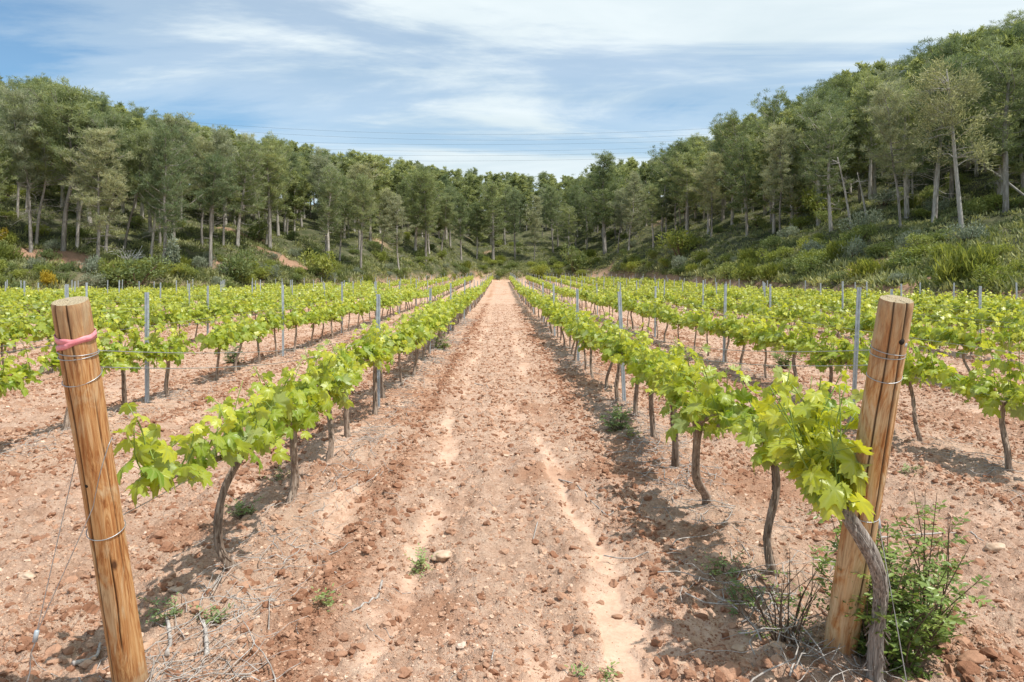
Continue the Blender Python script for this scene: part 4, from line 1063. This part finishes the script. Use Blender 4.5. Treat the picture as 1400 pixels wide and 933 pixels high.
# bare white bush
mb = MB(); r9 = np.random.RandomState(19)
for k in range(34):
    a = r9.rand() * 6.283; d = norm(np.array([math.cos(a) * r9.uniform(.3, 1.2), math.sin(a), r9.uniform(.25, .9)])); ln = r9.uniform(.8, 1.6)
    S = smooth_path([(0, 0, -.1), d * ln * .5 + r9.normal(size=3) * .1, d * ln], 6); V, Fs = tube(S, np.linspace(.035, .012, 6), 4); mb.add(V, Fs)
    for j in range(3): q = S[r9.randint(2, 6)]; V, Fs = tube(np.array([q, q + norm(d + r9.normal(size=3) * .6) * .4]), [.014, .008], 3); mb.add(V, Fs)
m_white = bark_mat('sun_bleached_branch', (.55, .54, .52), (.7, .69, .67), (.8, .79, .77), (12, 12, 4))
o = mb.build('dead_bush', m_white); X, Y, Z = ground_px(176, 358, float(zb(tx(176))) + .6); o.location = (X, Y, Z)
tag(o, 'dead bush of bare white branches on the left bank', 'bush')
# the rest of the bank and understorey shrubs
AD = {'green': 'dark green', 'bright': 'light green', 'silver': 'grey green', 'grass': 'tufted grassy'}
cnt = 0; SP = []
while cnt < 290:
    x = rs.uniform(-120, 1520); z0 = float(zb(tx(x))); right = x > 820
    u = rs.uniform(2.4 if right else .6, 10 if right else 6.) if cnt < 150 else rs.uniform(4, 26)
    Y = z0 + u; X = tx(x) * Y
    if any((X - a) ** 2 + (Y - b) ** 2 < 1.0 for a, b in SP): continue
    if any(((X - a) / c) ** 2 + ((Y - b) / d) ** 2 < .8 for a, b, c, d in [(*ground_px(q[0], q[1], float(zb(tx(q[0]))))[:2], q[2], q[3]) for q in BARE]) and rs.rand() < .8: continue
    SP.append((X, Y)); cnt += 1
    kind = rs.choice(['green', 'bright', 'silver', 'grass'], p=[.40, .28, .16, .16] if u < 9 else [.62, .15, .18, .05])
    s = rs.uniform(.6, 1.35) * (1.0 if not right else 1.1)
    sd = 'left' if x < 560 else ('right' if right else None)
    where = ('%s bank at the edge of the vines' % sd if sd else 'grassy end of the valley') if u < 9 else ('under the pines of the %s slope' % sd if sd else 'under the pines at the valley end')
    lab = '%s shrub %s %s' % (AD[kind], 'on the' if u < 9 else 'growing', where)
    put_shrub(kind, X, Y, s, s * rs.uniform(.7, 1.15), lab, lab.replace('shrub', 'shrubs'))
# undergrowth: grass, herbs and litter nobody could count
mb = MB(); n = 42000
x = rs.uniform(-150, 1550, n); z0 = zb(tx(x)); u = .5 + rs.rand(n) ** 1.4 * 46
Y = z0 + u; X = tx(x) * Y
keep = fbm(X * .35, Y * .35, 3, 61) + .12 * (x > 820) - .003 * u > .30
for bx, by, rx, ry in BARE:
    X0, Y0, _ = ground_px(bx, by, float(zb(tx(bx)))); keep &= ~((((X - X0) / rx) ** 2 + ((Y - Y0) / ry) ** 2 < .8) & (rs.rand(n) < .85))
keep &= ~((x > 830) & (u < 2.2) & (rs.rand(n) < .8))
X, Y, u = X[keep], Y[keep], u[keep]; Z = terr(X, Y); n = len(X); k = 9
hgt = np.repeat(rs.uniform(.16, .48, n) * (1.1 - u / 60), k)
P = np.repeat(np.stack([X, Y, Z], -1), k, 0) + rs.normal(size=(n * k, 3)) * [.16, .16, .0]
D = norm(rs.normal(size=(n * k, 3)) * .6 + [0, 0, 1.])
scatter(mb, (QUAD[0] * [.26, 1, 1], QUAD[1], {}), P, D, norm(rdir(rs, n * k) + [0, 0, .3]), hgt * rs.uniform(.5, 1.2, n * k), 0, rnd=np.clip(np.repeat(fbm(X * .8, Y * .8, 2, 66), k) * 1.3 - .2 + rs.normal(size=n * k) * .15, 0, 1))
tag(mb.build('undergrowth', m_under), 'grass and low herbs covering the banks below the pines', 'undergrowth', kind='stuff')

# ------------------------------------------------------------------ power lines
for i, (yl, ym, yr) in enumerate([(175.5, 184, 176.5), (181, 189.6, 182), (192, 197.8, 191.5), (199, 204.7, 197.5), (207.5, 212.8, 205.5), (213.5, 218, 211)]):
    D_ = 330.
    xs = np.linspace(-500, 1900, 60); c = np.polyfit([460, 700, 930], [yl + 4, ym, yr + 1.5], 2); ys = np.polyval(c, xs)
    P = np.stack([(xs - CX) / F * D_, np.full_like(xs, D_ + (i % 2) * 4), EYE + (CY - ys) / F * D_], -1)
    V, Fs = tube(P, .038, 5); mb = MB(); mb.add(V, Fs)
    tag(mb.build('power_line', m_cable), '%s of six overhead power lines crossing the sky above the valley' % (['topmost', 'second from the top', 'third from the top', 'fourth from the top', 'fifth from the top', 'lowest'][i]), 'power line', 'overhead power lines')

# ------------------------------------------------------------------ soil clods
def ico():
    p = (1 + 5 ** .5) / 2
    V = norm(np.array([(-1, p, 0), (1, p, 0), (-1, -p, 0), (1, -p, 0), (0, -1, p), (0, 1, p), (0, -1, -p), (0, 1, -p), (p, 0, -1), (p, 0, 1), (-p, 0, -1), (-p, 0, 1)]))
    Fc = np.array([(0, 11, 5), (0, 5, 1), (0, 1, 7), (0, 7, 10), (0, 10, 11), (1, 5, 9), (5, 11, 4), (11, 10, 2), (10, 7, 6), (7, 1, 8), (3, 9, 4), (3, 4, 2), (3, 2, 6), (3, 6, 8), (3, 8, 9), (4, 9, 5), (2, 4, 11), (6, 2, 10), (8, 6, 7), (9, 8, 1)])
    return V, Fc
def sub(V, Fc):
    V = list(map(tuple, V)); d = {}; out = []
    def mid(a, b):
        k = (min(a, b), max(a, b))
        if k not in d: d[k] = len(V); V.append(tuple(norm((np.array(V[a]) + V[b]) / 2)))
        return d[k]
    for a, b, c in Fc: x_, y_, z_ = mid(a, b), mid(b, c), mid(c, a); out += [(a, x_, z_), (b, y_, x_), (c, z_, y_), (x_, y_, z_)]
    return np.array(V), np.array(out)
IV, IF = ico(); IV2, IF2 = sub(IV, IF); IV3, IF3 = sub(IV2, IF2)
def lump(V, rs_, a=.28, f=1.6):
    o = rs_.rand(3) * 40
    k = 1 + a * 2 * (vnoise(V[:, 0] * f + o[0] + V[:, 2] * 1.7, V[:, 1] * f + o[1] - V[:, 2] * 1.3, 3) - .5) + a * (vnoise(V[:, 1] * f * 2.3 + o[2], V[:, 2] * f * 2.3 + o[0], 5) - .5)
    return V * k[:, None] * np.array([1, rs_.uniform(.65, 1), rs_.uniform(.5, .8)])
rs = np.random.RandomState(33)
mb = MB()
CS = [(lump(IV, rs, .4), IF, {}) for _ in range(8)]; OV = np.array([(1., 0, 0), (-1, 0, 0), (0, 1, 0), (0, -1, 0), (0, 0, 1), (0, 0, -1)]); OF = np.array([(0, 2, 4), (2, 1, 4), (1, 3, 4), (3, 0, 4), (2, 0, 5), (1, 2, 5), (3, 1, 5), (0, 3, 5)])
CT = [(OV * rs.uniform(.55, 1.15, (6, 1)) * [1, .85, .7], OF, {}) for _ in range(8)]
CB = [(lump(IV2, rs, .45, 1.8), IF2, {}) for _ in range(8)]
n = 780000
x = rs.uniform(-330, 1740, n); Y = np.exp(rs.uniform(math.log(1.8), math.log(42), n)); X = tx(x) * Y
ok = (Y < zb(tx(x)) - .5)
size = np.maximum(.0026, Y * .00075) * (1 - rs.rand(n)) ** -.42
size = np.where(size > .020, .020 + (size - .020) * .35, size); size = np.minimum(size, .034)
rd = rowd(X); furrow = np.exp(-((rd - .55) / .16) ** 2)
clump = fbm(X * 1.6, Y * 1.6, 3, 71)
pr = np.clip(.50 + 1.5 * (clump - .40) + .4 * furrow, .06, 1) * (1 - .93 * track(X, Y))
ok &= rs.rand(n) < pr
X, Y, size, furrow = X[ok], Y[ok], size[ok], furrow[ok]; n = len(X)
size = size * (1 + .5 * furrow * rs.rand(n))
Z = ground(X, Y) - size * .08
crnd = np.clip(rs.beta(1.6, 2.2, n) * .95 + .03 - .25 * furrow - .18 * (size > .018), 0, 1)
yd = rdir(rs, n); nd = norm(rdir(rs, n) * .45 + [0, 0, 1.])
big = size > .012
tiny = size < np.maximum(.0045, Y * .0013)
for sel, TT in ((tiny, CT), (~big & ~tiny, CS), (big & ~tiny, CB)):
    idx = np.nonzero(sel)[0]; kk = rs.randint(8, size=len(idx))
    for q in range(8):
        j = idx[kk == q]
        if len(j): scatter(mb, TT[q], np.stack([X[j], Y[j], Z[j]], -1), yd[j] * [1, 1, .2], nd[j], size[j], 0, rnd=crnd[j])
tag(mb.build('soil_clods', m_clod, smooth=False), 'crumbly red soil clods strewn over the ploughed field', 'soil clods', kind='stuff')
print('clods', n)
# individual stones
ST = [(605, 766, 26, 'pale', 'elongated pale stone lying in the left wheel track'), (36, 800, 22, 'pale', 'flat pale stone left of the left wooden post'), (1010, 890, 20, 'grey', 'grey stone in the shade at the foot of the right wooden post'), (1062, 895, 18, 'grey', 'pale chunk of stone left of the right wooden post'),
      (1362, 757, 26, 'pale', 'long flat pale stone on the soil right of the leafy bush'), (1330, 915, 36, 'red', 'largest red clod at the lower right beyond the leafy bush'), (726, 711, 14, 'red', 'rounded red clod in the middle of the path'), (240, 818, 18, 'pale', 'smooth stone just right of the left wooden post'),
      (117, 815, 13, 'pale', 'smooth pale stone just left of the left wooden post'), (465, 905, 22, 'red', 'jagged red clod on the path at the lower left'), (770, 910, 15, 'red', 'small red clod near the bottom of the path'), (690, 626, 11, 'pale', 'light stone in the path beyond the rounded red clod'),
      (1115, 690, 16, 'red', 'angular red clod behind the slim vine at the right post'), (935, 915, 18, 'pale', 'pale clod in the vine shade at the lower right'), (580, 640, 15, 'red', 'red clod at the left edge of the path'), (905, 742, 14, 'grey', 'greyish stone under the right row of vines'), (845, 840, 15, 'red', 'reddish clod beside the right wheel track'), (1265, 838, 20, 'red', 'red brown clod right of the leafy bush')]
for x, y, wp, kd, lab in ST:
    X, Y, Z = ground_px(x, y); wv = wp * Y / F / 2
    V = lump(IV3, rs, .30, 1.3); V = V + norm(V) * (.06 * (vnoise(V[:, 0] * 7 + 9, V[:, 1] * 7 + V[:, 2] * 5, 4) - .5))[:, None]
    mb = MB(); mb.add(V * wv * [1.15, .85, .6], IF3, rnd=.2 if kd == 'red' else .8)
    o = mb.build('stone' if kd != 'red' else 'soil_clod', m_clod if kd == 'red' else m_stone); o.location = (X, Y, gz(X, Y) + wv * .2); o.rotation_euler = (0, 0, rs.normal() * .3)
    tag(o, lab, 'stone' if kd != 'red' else 'clod', 'stones and large clods on the soil')
# dry prunings under the rows
mb = MB()
def twig(mbx, X, Y, a, ln, r, sides=4, z=0., bendy=.08, tilt=0.):
    q = np.linspace(-.5, .5, 7); dx = math.cos(a); dy = math.sin(a); b = rs.normal() * bendy * ln; b2 = rs.normal() * bendy * .5 * ln
    xx = X + dx * q * ln - dy * (b * 4 * (.25 - q * q) + b2 * np.sin(q * 6.28)); yy = Y + dy * q * ln + dx * (b * 4 * (.25 - q * q) + b2 * np.sin(q * 6.28))
    zz = np.maximum(ground(xx, yy) + r * .6, float(ground(np.array([X]), np.array([Y]))[0]) - .01) + z + np.maximum(rs.normal(size=7) * .004, 0) + tilt * (q + .5) * ln
    V, Fs = tube(np.stack([xx, yy, zz], -1), np.linspace(r, r * .55, 7), sides); mbx.add(V, Fs)
for X0, off, Ym, dn in ((-1.39, .14, 26, 95), (1.39, -.05, 26, 48), (-4.18, .05, 24, 36), (3.88, 0, 24, 36), (-6.97, 0, 26, 12), (6.45, 0, 26, 12)):
    y0 = max(2.5, abs(X0) / .85); Y = y0
    while Y < Ym:
        Y += rs.exponential(1 / (dn * (1.6 if vnoise(Y * 1.1, X0, 3) > .5 else .45) * min(1, 7 / Y)))
        twig(mb, X0 + off + rs.normal() * .17, Y, rs.normal() * .8 + math.pi / 2, rs.uniform(.10, .50), rs.uniform(.001, .0032) * (1 + Y / 25), 4 if Y < 7 else 3, rs.rand() ** 3 * .05)
for k in range(60):
    x = rs.uniform(380, 1050); Y = 2.6 * math.exp(rs.rand() * 1.6); twig(mb, tx(x) * Y, Y, rs.rand() * 3.14, rs.uniform(.04, .16), rs.uniform(.001, .0025), 4)
for k in range(30): twig(mb, -1.13 + rs.normal() * .16, 3.15 + rs.normal() * .4, rs.normal() * .6 + 1.0, rs.uniform(.15, .55), rs.uniform(.0012, .0035), 5, rs.rand() ** 2 * .07, tilt=max(0, rs.normal() * .06))
for k in range(45): twig(mb, 1.16 + rs.normal() * .13, 3.15 + rs.normal() * .3, rs.normal() * .9 + .8, rs.uniform(.12, .5), rs.uniform(.0012, .004), 5, rs.rand() ** 2 * .09, tilt=max(0, rs.normal() * .1))
tag(mb.build('dry_prunings', m_twig), 'grey dry vine prunings littering the soil under the vine rows', 'prunings', kind='stuff')
# single larger sticks
def stick(pts, r, lab):
    P = []
    for x, y in pts: X, Y, Z = ground_px(x, y); P.append((X, Y, gz(X, Y) + r * .9))
    S = smooth_path(P, 22); S[:, 2] = np.maximum(S[:, 2], ground(S[:, 0], S[:, 1]) + r * .5); m_ = MB(); V, Fs = tube(S, np.linspace(r, r * .55, 22) * (1 + .15 * rs.normal(size=22)), 7); m_.add(V, Fs)
    tag(m_.build('dry_stick', m_twig), lab, 'stick', 'larger sticks on the soil')
stick([(764, 657), (787, 672), (806, 690), (830, 709)], .0055, 'long bent grey stick pointing away from the right wheel track')
stick([(830, 709), (850, 702), (872, 693)], .004, 'thin stick forking from the end of the long bent stick')
stick([(522, 798), (516, 820), (482, 856)], .0075, 'pale curved stick lying left of the left wheel track')
stick([(648, 525), (662, 528), (670, 534)], .008, 'short dark curved stick in the middle of the path')
stick([(735, 717), (728, 745)], .004, 'thin straight pale stick in the middle of the path')
stick([(676, 905), (672, 922)], .004, 'tiny pale stick near the bottom of the path')
stick([(100, 922), (130, 905), (137, 893)], .009, 'forked grey cane at the foot of the left wooden post')
stick([(228, 905), (233, 880), (226, 846)], .011, 'thick barky cane offcut right of the left wooden post')
stick([(283, 902), (281, 875), (277, 855)], .010, 'second thick cane offcut beside the barky one')
stick([(1185, 640 + 105), (1310, 735), (1345, 748)], .006, 'long thin stick on the soil behind the leafy bush')

# ------------------------------------------------------------------ bushes and weeds near the camera
def bush(nm, foot, stems, label, cat, leaflet, matl, seed, spread, height, density, bare=0.):
    r_ = np.random.RandomState(seed); st, fo = MB(), MB(); pos, yd, nd, sz, rn = [], [], [], [], []
    for k in range(stems):
        a = r_.rand() * 6.283; sp = r_.rand() ** .7 * spread; h = height * r_.uniform(.45, 1.05) * (1 - .35 * (sp / spread) ** 2)
        e = np.array([math.cos(a) * sp, math.sin(a) * sp * .7, h]); b = np.array([math.cos(a), math.sin(a), 0]) * r_.rand() * spread * .25
        S = smooth_path([b + [0, 0, -.03], b * .5 + e * .45 + r_.normal(size=3) * .03, e], 12)
        V, Fs = tube(S, np.linspace(.0042, .0014, 12) * min(1, .35 + height), 5); st.add(V, Fs)
        if r_.rand() < bare: continue
        nb = max(2, int(density * h / .036))
        for j in range(nb):
            q = .12 + .88 * (j + r_.rand()) / nb; p0 = S[int(q * 11)]; az = r_.rand() * 6.283; ln = r_.uniform(.04, .12)
            d = norm(np.array([math.cos(az), math.sin(az), r_.uniform(-.1, .8)])); S2 = np.array([p0, p0 + d * ln * .5, p0 + d * ln + [0, 0, -.01]])
            V, Fs = tube(S2, [.0014, .0011, .0008], 3, False); st.add(V, Fs)
            side = norm(np.cross(d, [0, 0, 1.])); up = np.cross(side, d); npair = 3 + r_.randint(3); c = r_.rand()
            for i in range(npair):
                pp = p0 + d * ln * (.25 + .75 * i / npair)
                for sg in (-1, 1): pos.append(pp); yd.append(d * .5 + side * sg + up * r_.normal() * .3); nd.append(up + r_.normal(size=3) * .35); sz.append(leaflet * r_.uniform(.7, 1.25)); rn.append(np.clip(.15 + .6 * c + .25 * q * r_.rand() + r_.normal() * .08, 0, 1))
            pos.append(p0 + d * ln); yd.append(d); nd.append(up); sz.append(leaflet); rn.append(.5)
    T = (np.array([[0, 0, 0], [.17, .3, .04], [.19, .62, .04], [0, 1, -.05], [-.19, .62, .04], [-.17, .3, .04], [0, .5, -.01]]), np.array([[0, 1, 6], [1, 2, 6], [2, 3, 6], [3, 4, 6], [4, 5, 6], [5, 0, 6]]), {})
    if pos: scatter(fo, T, np.array(pos), np.array(yd), np.array(nd), np.array(sz), 0, rnd=np.array(rn))
    e = empty(nm, foot); st.build('stems', m_stem, e)
    if fo.n: fo.build('foliage', matl, e)
    tag(e, label, cat); return e
bush('wild_bush', (1.56, 2.85, gz(1.56, 2.85)), 34, 'leafy dark green wild bush growing at the foot of the right wooden post', 'bush', .032, m_lentisk, 5, .34, .74, 1.35, .08)
bush('wild_bush', (1.78, 3.0, gz(1.78, 3.0)), 16, 'sparse outer sprigs of green bush spreading right of the wooden post', 'bush', .032, m_lentisk, 6, .24, .62, .8, .1)
bush('twiggy_bush', (1.20, 3.02, gz(1.2, 3.02)), 24, 'thin nearly leafless twiggy bush left of the right wooden post', 'bush', .022, m_lentisk, 7, .28, .5, .35, .5)
WD = [(575, 777, .10, 10, 'tiny blue green weed beside the left wheel track'), (333, 716, .16, 16, 'small green weed behind the first vine of the left row'), (232, 850, .16, 14, 'green weed among the dry prunings beside the left post'), (300, 858, .10, 8, 'little weed right of the cane offcuts'),
      (385, 662, .12, 9, 'small weed under the second vine of the left row'), (985, 800, .24, 14, 'straggling weed with pale leaves under the right row'), (1010, 838, .2, 10, 'flat weed in the shade left of the twiggy bush'), (604, 482, .36, 22, 'bushy weed among the trunks of the left row'),
      (846, 596, .3, 20, 'grassy weed tuft at the foot of the right row post'), (866, 606, .2, 12, 'low weed by the leaning vine in the right row'), (443, 848, .07, 7, 'tiny seedling weed on the path at the left'), (812, 922, .09, 7, 'tiny weed at the bottom of the path'), (1075, 505, .55, 22, 'tall twiggy weed in the second row right of the path'), (318, 500, .5, 16, 'tall spindly weed in the second row left of the path'), (1240, 655, .14, 8, 'small weed on the soil behind the right post')]
for i, (x, y, h, nst, lab) in enumerate(WD):
    h = h * (.28 if h < .12 else (.45 if h < .3 else .8))
    X, Y, Z = ground_px(x, y); bush('weed', (X, Y, gz(X, Y)), nst, lab, 'weed', .022 if h < .15 else .045, m_weed, 400 + i, h * .7, h, .65)
